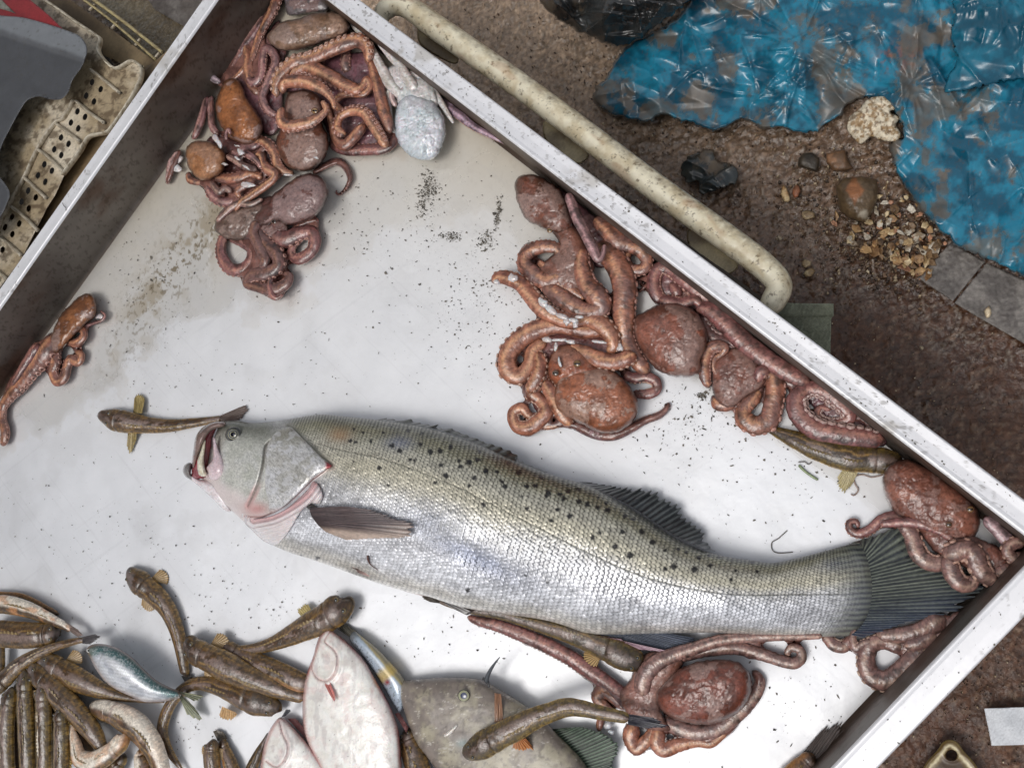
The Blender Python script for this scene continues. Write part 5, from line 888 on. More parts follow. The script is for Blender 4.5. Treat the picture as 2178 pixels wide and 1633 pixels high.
goby([(690,1560,40),(640,1600,66),(560,1690,84),(470,1790,92)],'E','brown goby by the lower right wall, only its dark fanned tail and rear visible',z=0.001,seed=11,orange=0.4,tail=([(590,1560),(720,1620)],[(740,1385),(800,1355),(860,1365),(890,1395)],(92,80,74),(54,46,44)))
goby([(1405,1225,40),(1400,1260,54),(1398,1310,62),(1405,1400,64),(1420,1520,60)],'F','brown goby pointing up at the bottom edge left of the small white flatfish',z=0.006,seed=12,eyes=((.12,1),(.12,-1)))
goby([(1462,1215,28),(1490,1290,44),(1530,1400,58),(1570,1520,60)],'F','orange-sided goby with a barred tail pointing up, beside the upright goby at the bottom edge',z=0.001,seed=13,orange=0.9,tail=([(1440,1230),(1505,1215)],[(1410,1165),(1425,1150),(1470,1165),(1495,1190)],(120,110,96),(60,54,48)))
goby([(1775,1175,8),(1750,1230,18),(1710,1310,34),(1670,1400,44),(1640,1480,46)],'F','slim dark goby tail pointing up just left of the small white flatfish',z=0.0,seed=14,dark=0.6)
# heap in the lower left corner
goby([(470,500,16),(430,470,26),(390,450,32),(300,408,42),(190,362,54),(70,332,62),(-80,322,62)],'F','belly-up goby with a cream belly at the top of the bottom left heap',z=0.010,seed=15,pale=1.0,orange=0.6,tail=([(430,440),(470,510)],[(520,495),(548,530),(520,545)],(170,150,140),(130,112,104)))
goby([(390,395,14),(320,360,22),(230,315,26),(120,275,28),(-60,266,28)],'F','slim brown goby along the top edge of the bottom left heap, above the cream-bellied one',z=0.003,seed=16,orange=.3)
goby([(395,515,50),(360,518,66),(280,525,82),(170,530,90),(50,522,92),(-80,512,92)],'F','brown goby with blunt head pointing right, under the cream-bellied one',z=0.006,seed=17,eyes=((.1,1),(.1,-1)))
goby([(-80,900,70),(20,830,66),(120,735,56),(240,660,42),(370,605,30),(500,570,22),(560,560,18)],'F','long brown goby running across the heap with its grey tail touching the silver fish',z=0.014,seed=18,tail=([(545,540),(545,585)],[(640,520),(658,545),(600,590)],(100,96,98),(60,56,58)))
goby([(245,690,34),(275,705,56),(340,730,76),(450,790,86),(570,850,76),(700,905,52),(850,945,28),(1000,965,14),(1090,970,8)],'F','brown goby lying just left of and under the silver fish, thin tail below it',z=0.008,seed=19,eyes=((.1,1),(.1,-1)))
goby([(190,745,40),(230,775,66),(330,860,86),(430,965,86),(530,1070,80),(620,1180,70),(680,1290,44),(700,1340,24)],'F','brown goby slanting down through the middle of the heap, grey stripe on its back',z=0.012,seed=20,eyes=((.1,1),(.1,-1)))
for i,(pp,lb) in enumerate((([(78,880,30),(66,920,54),(50,1020,64),(42,1150,66),(42,1300,66),(55,1480,60)],'leftmost of the four upright gobies in the bottom left heap'),([(160,770,34),(158,810,54),(162,900,64),(168,1050,66),(176,1250,66),(185,1480,60)],'second from the left of the four upright gobies in the bottom left heap'),
    ([(280,850,34),(280,900,56),(286,1000,66),(290,1150,66),(292,1300,64),(292,1480,60)],'third from the left of the four upright gobies in the bottom left heap'),([(390,1010,30),(396,1060,52),(404,1160,62),(404,1300,62),(400,1480,60)],'rightmost of the four upright gobies in the heap, fringed with yellow fin'))):
    goby(pp,'F',lb,z=0.016+0.001*i,seed=21+i,olive=1.3,eyes=((.09,1),(.09,-1)),fins=([([(430,1100),(440,1250),(430,1400)],[(470,1080),(480,1250),(475,1420)],.004,.002,18,(214,186,110),(150,120,60))] if i==3 else []))
goby([(596,1012,30),(620,1012,50),(690,1025,68),(790,1062,86),(900,1130,96),(985,1225,88),(1040,1330,76),(1080,1460,66)],'F','goby with brown back and pale belly curving down below the silver fish',z=0.010,seed=26,pale=-0.75,orange=0.2)
goby([(832,1180,42),(822,1205,56),(780,1260,64),(690,1335,70),(600,1375,76),(525,1340,62),(500,1250,46),(480,1170,28),(468,1105,12)],'F','belly-up goby bent into a U, white underside with pinkish head, in the heap',z=0.018,seed=27,pale=1.4,orange=0.5)
goby([(930,1290,36),(930,1320,54),(940,1380,62),(965,1480,66)],'F','pinkish goby head poking up at the bottom edge inside the curved pale-bellied goby',z=0.004,seed=28,pale=1.2,orange=0.15)
goby([(820,1320,36),(790,1370,56),(740,1450,66),(700,1520,60)],'F','brown goby at the bottom edge between the U-shaped one and the pinkish head',z=0.002,seed=29,olive=1.2)
goby([(10,560,20),(0,640,40),(-10,760,50),(-40,900,60)],'F','dark goby at the left frame edge inside the heap',z=0.008,seed=30,dark=.7)
for i,pp in enumerate(([(110,850,30),(112,930,60),(115,1100,66),(118,1480,60)],[(228,850,30),(228,930,60),(236,1100,66),(240,1480,60)],[(345,960,30),(348,1020,56),(350,1200,62),(350,1480,60)])):
    goby(pp,'F',['brown goby mostly hidden under the leftmost pair of upright gobies','brown goby mostly hidden under the middle pair of upright gobies','brown goby mostly hidden under the rightmost pair of upright gobies'][i],z=0.004,seed=33+i,dark=.8)
goby([(600,1330,60),(540,1130,84),(470,1000,80),(420,900,70),(330,760,60),(200,680,50)],'F','brown goby buried in the middle of the heap, its flank showing between the others',z=0.001,seed=31)
# ---- silver fish
def lat(poly,seed=0): pass
def silver():
    out=q('F',[(572,630),(590,600),(640,586),(710,592),(790,620),(880,680),(960,760),(1040,830),(1120,872),(1185,900),(1190,940),(1130,958),(1080,968),(960,972),(860,932),(770,890),(700,840),(640,765),(600,690)])
    e=thing('silver_fish',250,1440,0.01,'deep-bodied small silver fish with a blue-green back beside the heap of gobies','fish')
    a0=A(q('F',[(575,625)])[0]); a1=A(q('F',[(1190,925)])[0]); d=(a1-a0)/np.hypot(*(a1-a0)); nrm=A([-d[1],d[0]])
    top=A(q('F',[(580,610),(640,588),(710,593),(790,622),(880,682),(960,762),(1040,832),(1120,873),(1185,900)]))
    def cf(X,Y,h):
        s=-sdfpoly(X,Y,spline(A(out),5,True)); dt=np.full(X.shape,1e9)
        for a,b in zip(top[:-1],top[1:]):
            v=b-a; t=np.clip(((X-a[0])*v[0]+(Y-a[1])*v[1])/(v@v),0,1); dt=np.minimum(dt,np.hypot(X-a[0]-t*v[0],Y-a[1]-t*v[1]))
        n=fbm(X/5,Y/5,1,4,.6); u=(X-a0[0])*d[0]+(Y-a0[1])*d[1]; w=(X-a0[0])*nrm[0]+(Y-a0[1])*nrm[1]
        C=mix(lin((226,228,234)),lin((84,124,124)),sm(30,14,dt+14*(n-.5))); C=mix(C,lin((44,58,60)),sm(9,2,dt+5*(n-.5))*0.8); spk=fbm(X/2.2,Y/2.2,2,3,.6); C=mix(C,lin((222,226,226)),sm(0.52,0.62,spk)*sm(3,10,dt)*0.6); C=mix(C,lin((54,84,86)),sm(0.55,0.66,fbm(X/2.4,Y/2.4,3,3,.6))*sm(30,12,dt)*0.6); C=mix(C,lin((150,156,170)),sm(.5,.62,fbm(X/16,Y/9,1,4))*sm(14,24,dt)*0.4); sc=np.cos(u*1.5+np.floor(w/3)*1.57)*np.cos(w*2.1); C=C*(0.86+0.16*sc)[...,None]
        C=mix(C,lin((120,116,96)),sm(22,12,u)*0.35); k=q('F',[(720,0),(655,0)]); C=mix(C,lin((150,150,156)),np.exp(-((u-34-0.01*w*w)/1.6)**2)*0.5); C=mix(C,lin((206,160,140)),sm(6,2,s)*0.3)
        return np.concatenate([C,0*C[...,:1]+0.28],-1)
    g=Geo(); blob(g,out,0.020,cf,z=0.014,step=1.6,power=0.55,hf=lambda X,Y,h:0.0003*np.cos(((X-a0[0])*d[0]+(Y-a0[1])*d[1])*1.5)); par(g.build('body',M_SILV),e)
    for bs,tp in (([(1180,905),(1190,945)],[(1230,940),(1290,1010),(1340,1090),(1330,1100),(1240,1060)]),([(1165,895),(1190,910)],[(1260,935),(1330,925),(1345,945),(1290,970)])):
        g=Geo(); fin(g,q('F',bs),q('F',tp),0.020,0.008,7,(176,176,140),(110,116,104),ragged=.08); par(g.build('tail_fin',M_FIN),e)
    eye(*q('F',[(585,632)])[0],0.0245,4.6,e,iris=(220,220,214),h=0.0012)
silver()
# ---- slim silver-yellow fish behind the flatfish
def slim():
    e=thing('slim_silver_fish',780,1400,0.002,'slim silvery blue and yellow fish showing along the right edge of the big flatfish','fish')
    out=[(520,262),(560,222),(610,258),(680,310),(760,380),(840,465),(905,540),(948,610),(960,700),(940,800),(900,850),(840,760),(760,620),(680,500),(600,392),(530,310)]
    a0=A(q('G',[(540,240)])[0]);a1=A(q('G',[(930,700)])[0]); d=(a1-a0)/np.hypot(*(a1-a0)); nrm=A([d[1],-d[0]])
    def cf(X,Y,h):
        w=(X-a0[0])*nrm[0]+(Y-a0[1])*nrm[1]; u=(X-a0[0])*d[0]+(Y-a0[1])*d[1]; n=fbm(X/8,Y/8,1,4,.6)
        C=mix(lin((176,190,204)),lin((150,134,84)),sm(5,11,w+6*(n-.5))*0.8); C=mix(C,lin((206,186,120)),np.exp(-((w-10)/2.2)**2)*0.6); C=mix(C,lin((222,228,234)),np.exp(-((w-1)/4)**2)*0.6*sm(30,60,u)); C=mix(C,lin((70,66,56)),sm(0.64,0.72,fbm(X/2,Y/2,2,3))*0.8*sm(2,-6,w))
        C=mix(C,lin((212,182,96)),sm(92,108,u)*sm(130,118,u)*0.75); C=mix(C,lin((150,40,40)),np.exp(-((u-128)**2+(w+10)**2)/30)); C=mix(C,lin((80,74,60)),sm(22,4,u)*0.6)
        return np.concatenate([C,0*C[...,:1]+0.25],-1)
    g=Geo(); blob(g,q('G',out),0.016,cf,z=0.001,step=1.6); par(g.build('body',M_SILV),e)
    g=Geo(); fin(g,q('G',[(525,275),(575,225)]),q('G',[(420,200),(440,160),(490,165),(520,190)]),0.006,0.002,8,(64,62,60),(150,146,130),ragged=.16); par(g.build('tail_fin',M_FIN),e)
slim()
# ---- flatfish
def flatfish(k,out,label,z,seed,gill,rededge,H,pect=None,wl=None):
    ol=spline(A(q(k,out)),5,True); e=thing('flatfish',ol[:,0].mean(),min(ol[:,1].mean(),1600),z,label,'flatfish')
    gl=spline(A(q(k,gill)),2); 
    def dl(X,Y,L):
        m=np.full(X.shape,1e9)
        for a,b in zip(L[:-1],L[1:]):
            v=b[:2]-a[:2]; t=np.clip(((X-a[0])*v[0]+(Y-a[1])*v[1])/(v@v+1e-9),0,1); m=np.minimum(m,np.hypot(X-a[0]-t*v[0],Y-a[1]-t*v[1]))
        return m
    def cf(X,Y,h):
        s=-sdfpoly(X,Y,ol); n=fbm(X/18,Y/18,seed,5,.6); C=mix(lin((240,238,232)),lin((222,216,206)),sm(.4,.7,n)*0.6); C=mix(C,lin((230,206,202)),sm(0.55,0.7,fbm(X/30,Y/30,seed+1,4))*0.3)
        rd=sm(4.5+5*n,1.0,s); C=mix(C,lin((140,44,50)),rd*np.clip(rededge(X,Y),0,1)); C=mix(C,lin((196,120,110)),sm(10,3,s)*0.35); g1=dl(X,Y,gl); C=mix(C,lin((150,110,104)),np.exp(-(g1/0.9)**2)*0.85); C=mix(C,lin((222,170,164)),np.exp(-(g1/4)**2)*0.35)
        cen=ol.mean(0); an=np.arctan2(Y-min(cen[1],1600),X-cen[0]); C=mix(C,lin((176,120,116)),(0.5+0.5*np.cos(an*210))*sm(11,5,s)*0.4); C=mix(C,lin((180,170,170)),sm(.56,.62,fbm(X/9,Y/26,seed+3,4))*0.35); C=mix(C,lin((204,140,136)),sm(.62,.75,fbm(X/26,Y/26,seed+1,5))*0.22); C=C*(0.93+0.14*vn(X/2.2,Y/2.2,seed))[...,None]; sp=vn(X/2.4,Y/2.4,seed+2); C=mix(C,lin((110,90,86)),sm(0.955,0.985,sp)*0.8); return np.concatenate([C,0*C[...,:1]+0.30],-1)
    g=Geo(); blob(g,q(k,out),H,cf,z=z,step=2.0,power=0.38,eq=0.15,hf=lambda X,Y,h:-0.0012*np.exp(-(dl(X,Y,gl)/1.5)**2)+0.0009*np.exp(-((dl(X,Y,gl)-5)/4)**2)+0.0008*(fbm(X/30,Y/30,seed,3)-.5)); par(g.build('body',M_FLAT),e)
    if pect:
        g=Geo(); fin(g,q(k,pect[0]),q(k,pect[1]),z+H*0.98,z+H+0.003,5,(214,140,130),(190,112,106),ragged=.05,nv=8); par(g.build('pectoral_fin',M_FIN),e)
    for bs,tp in (wl or []):
        g=Geo(); fin(g,q(k,bs),q(k,tp),z+0.003,z+0.001,26,(170,120,116),(120,70,72),ragged=.08,nv=8); par(g.build('anal_fin',M_FIN),e)
    return e
flatfish('G',[(330,215),(290,262),(262,330),(238,420),(200,520),(170,640),(157,790),(162,940),(185,1050),(230,1160),(290,1280),(350,1420),(420,1560),(900,1560),(935,1400),(925,1280),(905,1020),(868,880),(805,740),(725,600),(645,460),(545,348),(445,262),(375,214)],
    'large white-bellied flatfish with red edges lying underside up at the bottom centre',0.008,1,[(385,215),(330,300),(400,370),(428,440),(410,540),(350,605),(270,585),(225,500),(222,430),(260,350)],lambda X,Y:0.35+0.75*sm(0.35,0.6,fbm(X/40,Y/40,2,3)),0.017,pect=([(320,620),(365,610)],[(372,720),(398,762),(412,758),(405,700)]),wl=[([(870,860),(960,1010)],[(905,850),(975,960)])])
flatfish('F',[(1850,1072),(1795,1135),(1762,1210),(1735,1310),(1722,1420),(1740,1560),(1900,1650),(2330,1650),(2260,1540),(2160,1400),(2065,1275),(1975,1175),(1900,1095)],
    'smaller white-bellied flatfish with a pinkish snout at the bottom edge left of the large one',0.004,2,[(1850,1100),(1870,1180),(1905,1260),(1890,1340),(1830,1400),(1760,1360)],lambda X,Y:0.5+0*X,0.015,wl=[([(1900,1080),(1980,1165),(2060,1260)],[(1960,1080),(2010,1140),(2085,1240)])])
g=Geo(); fin(g,q('F',[(1860,1075),(1895,1060)]),q('F',[(1895,1015),(1915,1018),(1925,1030)]),0.012,0.014,3,(60,60,66),(44,44,50)); o=g.build('fish_spine',M_FIN); tag(o,'small dark fin tip sticking up behind the snout of the smaller flatfish','fin')
# ---- filefish
def filefish():
    e=thing('filefish',1000,1560,0.004,'grey leathery filefish with a dark head spine and green rear fin at the bottom centre','filefish')
    out=q('G',[(905,640),(930,612),(965,604),(1100,590),(1300,580),(1480,588),(1560,610),(1640,650),(1760,722),(1900,812),(2030,910),(2110,1000),(2220,1110),(2330,1230),(2420,1400),(2500,1600),(1500,1600),(1330,1450),(1220,1330),(1130,1210),(1040,1090),(980,950),(935,820),(905,720)])
    k1=q('G',[(1430,1090)])[0]
    def cf(X,Y,h):
        n=fbm(X/40,Y/40,1,5,.6); n2=fbm(X/9,Y/9,2,5,.65); C=mix(lin((128,118,110)),lin((162,154,134)),sm(0.35,0.65,n)); C=mix(C,lin((98,90,84)),sm(0.52,0.66,n2)*0.6); C=mix(C,lin((84,76,70)),sm(0.30,0.05,h)*0.5)
        C=mix(C,lin((196,190,180)),sm(0.68,0.73,fbm(X/12,Y/4,3,4,.7))*0.8*sm(0.55,0.65,fbm(X/30,Y/30,2,2)+.1)); C=mix(C,lin((104,134,134)),np.exp(-(((X-k1[0]+10)/14)**2+((Y-k1[1])/10)**2))*0.6)
        return np.concatenate([C,0*C[...,:1]+0.42],-1)
    g=Geo(); blob(g,out,0.026,cf,z=0.002,step=2.0,power=0.4,eq=0.2,hf=lambda X,Y,h:0.001*(fbm(X/20,Y/20,1,4)-.5)); par(g.build('body',M_FILE),e)
    x,y=q('G',[(1403,722)])[0]; eye(x,y,0.0262,13.5,e,iris=(160,160,130),pup=(58,66,96),h=0.0026)
    g=Geo(); tube(g,q('G',[(1575,620,20,0.018),(1590,560,17,0.022),(1630,490,11,0.028),(1682,422,3,0.036)]),lambda u,ca,sa,L,r,s0:np.concatenate([0*u[...,None]+lin((70,74,80))*(0.7+0.6*vn(L/3,ca*3,1))[...,None],0*u[...,None]+0.35],-1),flat=0.9,K=10,step=1.5)
    tube(g,q('G',[(1545,590,12,0.018),(1580,600,14,0.018),(1600,660,8,0.02)]),lambda u,ca,sa,L,r,s0:np.concatenate([0*u[...,None]+lin((60,60,62)),0*u[...,None]+0.35],-1),K=10); par(g.build('head_spine',M_FIN),e)
    g=Geo(); fin(g,q('G',[(1640,700),(1690,710)]),q('G',[(1640,930),(1680,945),(1710,920)]),0.026,0.028,5,(168,124,92),(120,84,62),ragged=.03); par(g.build('pectoral_fin',M_FIN),e)
    g=Geo(); fin(g,q('H',[(85,980),(150,1090),(220,1180),(290,1280),(330,1400),(340,1500)]),q('H',[(200,968),(330,965),(460,1000),(560,1060),(602,1090),(585,1180),(560,1260),(560,1400),(570,1500)]),0.012,0.010,26,(98,118,98),(24,30,28),ragged=.05,nv=20,ridge=0.0014); par(g.build('rear_fin',M_FIN),e)
    g=Geo()
    for p in ([(1250,1035,14),(1300,1000,16),(1355,945,8)],): tube(g,q('G',p),lambda u,ca,sa,L,r,s0:np.concatenate([0*u[...,None]+lin((206,196,186)),0*u[...,None]+0.3],-1),z=0.0275,flat=0.4,K=8)
    par(g.build('skin_scratch',M_MEAT),e)
filefish()
# bits on the floor
def strand(pts,k,r,col,name,lab,z=0.0006,cat='strand',group=None):
    g=Geo(); c=lin(col); tube(g,q(k,[(x,y,r) for x,y in pts]),lambda u,ca,sa,L,rr,s0:np.concatenate([0*u[...,None]+c*(0.7+0.6*vn(L/3,ca,1))[...,None],0*u[...,None]+0.4],-1),z=z,K=6,step=1.5); o=g.build(name,M_FIN); tag(o,lab,cat,group)
strand([(655,1480),(600,1530),(560,1555),(562,1600),(600,1620),(690,1615)],'D',3.2,(96,90,84),'hair_strand','thin dark wiry strand on the floor above the bass tail stalk')
strand([(1250,1135),(1180,1150),(1120,1135),(1070,1150),(1075,1190),(1095,1230),(1070,1262),(1048,1255)],'D',5,(150,130,120),'hair_strand','thin curly grey-pink strand below the goby by the right wall')
strand([(725,1075),(760,1110),(800,1140),(845,1168)],'D',8,(120,136,92),'green_shred','small green plant shred lying on the floor below the spiral octopus arm',cat='plant shred')
strand([(722,1058),(760,1055),(785,1070),(808,1055)],'D',4,(110,106,104),'hair_strand','short dark crooked thread just above the green shred')
strand([(340,1100),(345,1115),(358,1130),(357,1145)],'L',2,(60,56,52),'hair_strand','short black hair stuck across the left rim',z=ZR+0.0006)
# ================================================================== THE BASS
def resamp(pts,n):
    p=spline(A(pts,float),2.0); L=np.concatenate([[0],np.cumsum(np.hypot(*np.diff(p[:,:2],axis=0).T))]); t=np.linspace(0,L[-1],n); return np.stack([np.interp(t,L,p[:,i]) for i in range(2)],-1)
def dline(X,Y,pts,step=4):
    L=spline(A(pts,float),step); m=np.full(X.shape,1e9); sg=np.zeros(X.shape)
    for a,b in zip(L[:-1],L[1:]):
        v=b-a; t=np.clip(((X-a[0])*v[0]+(Y-a[1])*v[1])/(v@v+1e-9),0,1); d=np.hypot(X-a[0]-t*v[0],Y-a[1]-t*v[1]); c=np.sign((X-a[0])*v[1]-(Y-a[1])*v[0]); sg=np.where(d<m,c,sg); m=np.minimum(m,d)
    return m,sg
def bass():
    ZB=0.004
    e=thing('sea_bass',1100,1130,ZB,'huge silver sea bass with black-spotted back lying across the tray','sea bass')
    U=[(468,898),(500,895),(540,899),(580,896),(620,890),(655,884),(690,881),(740,886),(800,892),(860,900),(910,910),(960,924),(1020,946),(1080,973),(1140,998),(1200,1017),(1260,1036),(1320,1068),(1380,1106),(1430,1140),(1480,1164),(1540,1182),(1600,1191),(1646,1196),(1703,1184),(1754,1171),(1805,1158),(1850,1156)]
    Lo=[(424,1012),(436,1030),(462,1062),(500,1092),(541,1130),(575,1156),(618,1175),(668,1191),(714,1207),(760,1224),(811,1242),(866,1258),(910,1268),(950,1281),(992,1293),(1053,1303),(1114,1311),(1166,1320),(1206,1332),(1249,1346),(1300,1349),(1390,1347),(1500,1345),(1568,1347),(1635,1350),(1700,1352),(1760,1354),(1822,1352)]
    nu,nv=1150,260; u=resamp(U,nu); l=resamp(Lo,nu)
    th=np.linspace(0,np.pi,nv)[None]; s=-np.cos(th)*1.0   # -1 belly .. 1 back
    s=np.sign(s)*np.abs(s)**1.0
    X=(l[:,0][:,None]*(1-s)+u[:,0][:,None]*(1+s))/2; Y=(l[:,1][:,None]*(1-s)+u[:,1][:,None]*(1+s))/2
    t=np.linspace(0,1,nu)[:,None]; X=X+42*sm(0.90,1.0,t)*(1-s*s); wpx=np.hypot(*(u-l).T)[:,None]; 
    Hc=np.interp(t,[0,.02,.06,.15,.25,.4,.6,.8,.90,.96,1.0],[.012,.022,.034,.050,.060,.064,.055,.039,.024,.0125,.002])
    h=np.maximum(1-np.abs(s)**2.3,0)**0.5
    # --- relief
    jaw_c=[(452,905),(456,960),(470,1005),(476,1030)]
    preop=[(590,930),(566,948),(560,985),(552,1020),(541,1048),(528,1075)]         # crease between cheek and gill cover
    operc=[(612,905),(640,930),(655,948),(668,962),(690,975),(704,990),(690,1002),(665,1020),(640,1045),(615,1068),(590,1085),(560,1098),(520,1098)]
    dp,sp_=dline(X,Y,preop); do,so_=dline(X,Y,operc)
    head=np.zeros(X.shape,bool); hp=A([(380,860),(600,870),(612,905),(640,930),(655,948),(668,962),(690,975),(704,990),(690,1002),(665,1020),(640,1045),(615,1068),(590,1085),(555,1100),(520,1108),(380,1100)]); sdh=sdfpoly(X,Y,hp); hw=1.2+22*sm(935,895,Y); head=np.clip(0.5-sdh/(2*hw),0,1); head=head*head*(3-2*head)
    Z=h*Hc
    Z=Z+head*0.0035*sm(0.0,0.5,h)-0.0028*np.exp(-(dp/3.2)**2)*sm(.1,.4,h)+0.0012*np.exp(-((dp-8)/7)**2)*head
    lst=[(676,943),(728,958),(811,975),(893,1003),(977,1037),(1022,1060),(1114,1106),(1166,1132),(1258,1178),(1390,1232),(1543,1262),(1700,1264),(1870,1262)]
    dlat,_=dline(X,Y,lst,8)
    # --- scales: rows laid along the body, each overlapping the one behind
    arc=np.concatenate([[0],np.cumsum(np.hypot(*np.diff((u+l)/2,axis=0).T))])[:,None]; 
    size=np.interp(t,[0,.18,.35,.6,.85,1],[6,8,11.5,13.5,11,6.5]); 
    uu=np.cumsum(np.gradient(arc[:,0])/(size[:,0]*0.80))[:,None]+0*s; across=s*wpx/2*0+ (np.arcsin(np.clip(s,-1,1))*0.5+s*0.5)*1.05*(wpx/2); vv=across/(size*0.74)
    vv=vv+1.3*(fbm(X/70,Y/70,1,3)-.5); uu=uu+1.3*(fbm(X/60,Y/60,2,3)-.5)+0.35*(vn(X/9,Y/9,1)-.5); vv=vv+0.3*(vn(X/9,Y/9,3)-.5)
    i0=np.floor(uu); best=np.full(X.shape,-1.0); done=np.zeros(X.shape,bool); du=np.zeros(X.shape); rid=np.zeros(X.shape)
    R=1.05
    for k in (-1,0,1,2):
        ci=i0+k-1; off=0.5*(ci%2); cj=np.round(vv-off)+off
        dd=np.hypot((uu-ci)*0.95,(vv-cj)*1.75); ok=(dd<R)&~done
        # ci smaller = nearer the head = on top; free edge faces the tail
        best=np.where(ok,dd/R,best); du=np.where(ok,uu-ci,du); rid=np.where(ok,np.abs(np.sin(ci*12.9898+cj*78.233)*43758.5453)%1.0,rid); done|=ok
    best=np.where(done,best,1.0); edge=sm(0.80,0.99,best); 
    amt=sm(2,14,sdh)*sm(1.0,0.93,t)
    headsc=fbm(X/3.0,Y/3.0,2,3,.6)
    Z=Z+amt*sm(0.03,0.3,h)*(0.0008*np.clip(du,-.3,1)-0.0006*edge+0.0005*(rid-.5))*np.interp(t,[0,.2,.5,1],[.7,.8,1.1,.8])+head*0.0005*(headsc-.5)
    Z=Z-0.0007*np.exp(-(dlat/1.4)**2)*amt
    # sunken belly streak
    blue=np.exp(-(((X-1010)*0.90+(Y-1185)*0.42)/105)**2-((-(X-1010)*0.42+(Y-1185)*0.90)/26)**2)
    blue2=np.exp(-((X-905)/60)**2-((Y-1105)/30)**2)
    Z=Z-0.004*blue*h
    # --- colour
    n=fbm(X/22,Y/22,0,5,.6); n2=fbm(X/5,Y/5,1,4,.65); n3=vn(X/2.0,Y/2.0,2)
    sv=s+0.10*(n-.5)
    C=mix(lin((214,216,222)),lin((226,226,230)),n); C=mix(C,lin((176,170,150)),sm(-0.05,0.55,sv)*0.75*sm(.05,.16,t)); C=mix(C,lin((112,110,72)),sm(0.50,0.90,sv)*0.88); C=mix(C,lin((40,44,32)),sm(0.80,0.97,sv)*0.9); C=mix(C,lin((222,212,180)),np.exp(-((sv-0.28)/0.22)**2)*0.35*sm(.1,.2,t)); C=mix(C,lin((60,74,104)),np.exp(-((X-1778)/42)**2-((Y-1205)/24)**2)*0.75*(0.5+n2)); C=mix(C,lin((150,158,178)),sm(1790,1840,X)*0.5); C=C
    C=mix(C,lin((196,186,150)),np.exp(-((sv-0.35)/0.2)**2)*0.35*sm(.12,.25,t))
    C=mix(C,lin((146,146,150)),sm(0.45,0.62,fbm(X/70,Y/30,3,4,.6))*0.45*sm(.3,.1,sv))  # grey belly blotches are soft shadows painted into the colour
    C=mix(C,lin((108,118,146)),np.clip(blue*0.75+blue2*0.35,0,.8)); C=mix(C,lin((204,198,182)),sm(-0.75,-0.95,sv)*0.6)  # blue-grey shading of the sunken flank painted in; pale belly edge
    # scale marks
    rnd=rid
    dot=np.exp(-((du-0.55)/0.33)**2)*sm(0.98,0.6,best); C=C*(1+amt*(0.55*(rnd-.5)*(0.4+n)+0.30*dot-0.08))[...,None]; C=mix(C,lin((232,228,208)),dot*amt*0.35*sm(-.5,.2,sv)*(0.4+n2))
    dk=mix(lin((70,72,66)),lin((112,114,118)),sm(0.3,-0.4,sv)); C=mix(C,C*0+dk,np.clip(edge*amt*(0.92+0.25*sm(0,.6,sv)-0.30*sm(0.0,-0.8,sv))*(0.60+0.95*n2),0,1))
    C=mix(C,lin((60,62,60)),sm(0.60,0.75,n2)*0.28*amt)
    C=mix(C,lin((84,84,74)),np.exp(-(dlat/1.3)**2)*0.75*amt*(0.5+n2))
    C=mix(C,lin((188,140,96)),np.exp(-((X-722)/24)**2-((Y-925)/15)**2)*0.55); C=mix(C,lin((110,120,156)),np.exp(-((X-850)/34)**2-((Y-940)/16)**2)*0.5)
    C=C*(0.86+0.30*fbm(X/26,Y/16,3,4))[...,None]; str_=0.5+0.5*np.cos(s*np.pi*17+2*(n-.5)); C=mix(C,mix(lin((40,46,56)),lin((130,136,124)),str_),sm(0.925,0.985,t+0.025*(n2-.5)+0*s)*0.8)
    # spots
    spots=[(752,912,3),(773,920,3),(745,937,4),(756,940,3),(789,938,4),(815,920,3),(834,948,5),(850,958,5),(752,981,3),(807,995,4),(826,1032,3),(830,905,3),(868,915,4),(894,945,4),(897,922,3),(915,960,6),(936,958,6),(848,980,2.5),(872,978,4),(882,980,4),(937,989,5),(949,1012,6),(926,1026,4),(958,951,5),(976,980,4),(979,992,4),(998,983,6),(1016,978,5),(1009,1016,5),(998,1032,4),(1033,1000,5),(1057,1003,4),(1034,1004,4),(1067,1024,5),(1074,1034,5),(1103,1004,6),(1120,1034,5),(1138,1033,5),(1166,1047,6),(1162,1055,4),(1190,1050,5),(1209,1045,5),(1199,1060,6),(1120,1081,5),(1028,1073,5),(1173,1107,5),(1212,1097,6),(1186,1083,4),(1232,1067,6),(1249,1072,6),(1271,1079,5),(1293,1085,6),(1289,1070,4),(1330,1098,5),(1347,1104,5),(1323,1131,5),(1365,1131,6),(1388,1152,6),(1261,1142,5),(1277,1134,4),(1309,1161,6),(1340,1181,7),(1272,1058,3),(1395,1120,4),(1442,1168,4),(1460,1174,4),(1485,1186,5),(1415,1210,5),(1433,1204,7),(1477,1211,7),(1511,1202,5),(1415,1170,4),(1509,1181,4),(1556,1232,4),(1530,1150+35,3),(1565,1213,3),(640,1183,3),(995,1254,5),(675,1187,4),(1118,1223,3),(1165,1238,3),(1610,1215,3),(1020,960,3),(1080,985,4),(1150,1015,4),(1230,1040,4),(1060,975,3),(1110,1055,3),(1345,1076,4),(1600,1196,3)]
    for (a,b,r) in spots: 
        d=np.hypot((X-a)/(1.1),(Y-b))+4.0*(vn(X/3,Y/3,1)-.5); C=mix(C,lin((22,22,28)),sm(r*1.35,r*0.6,d)*0.95)
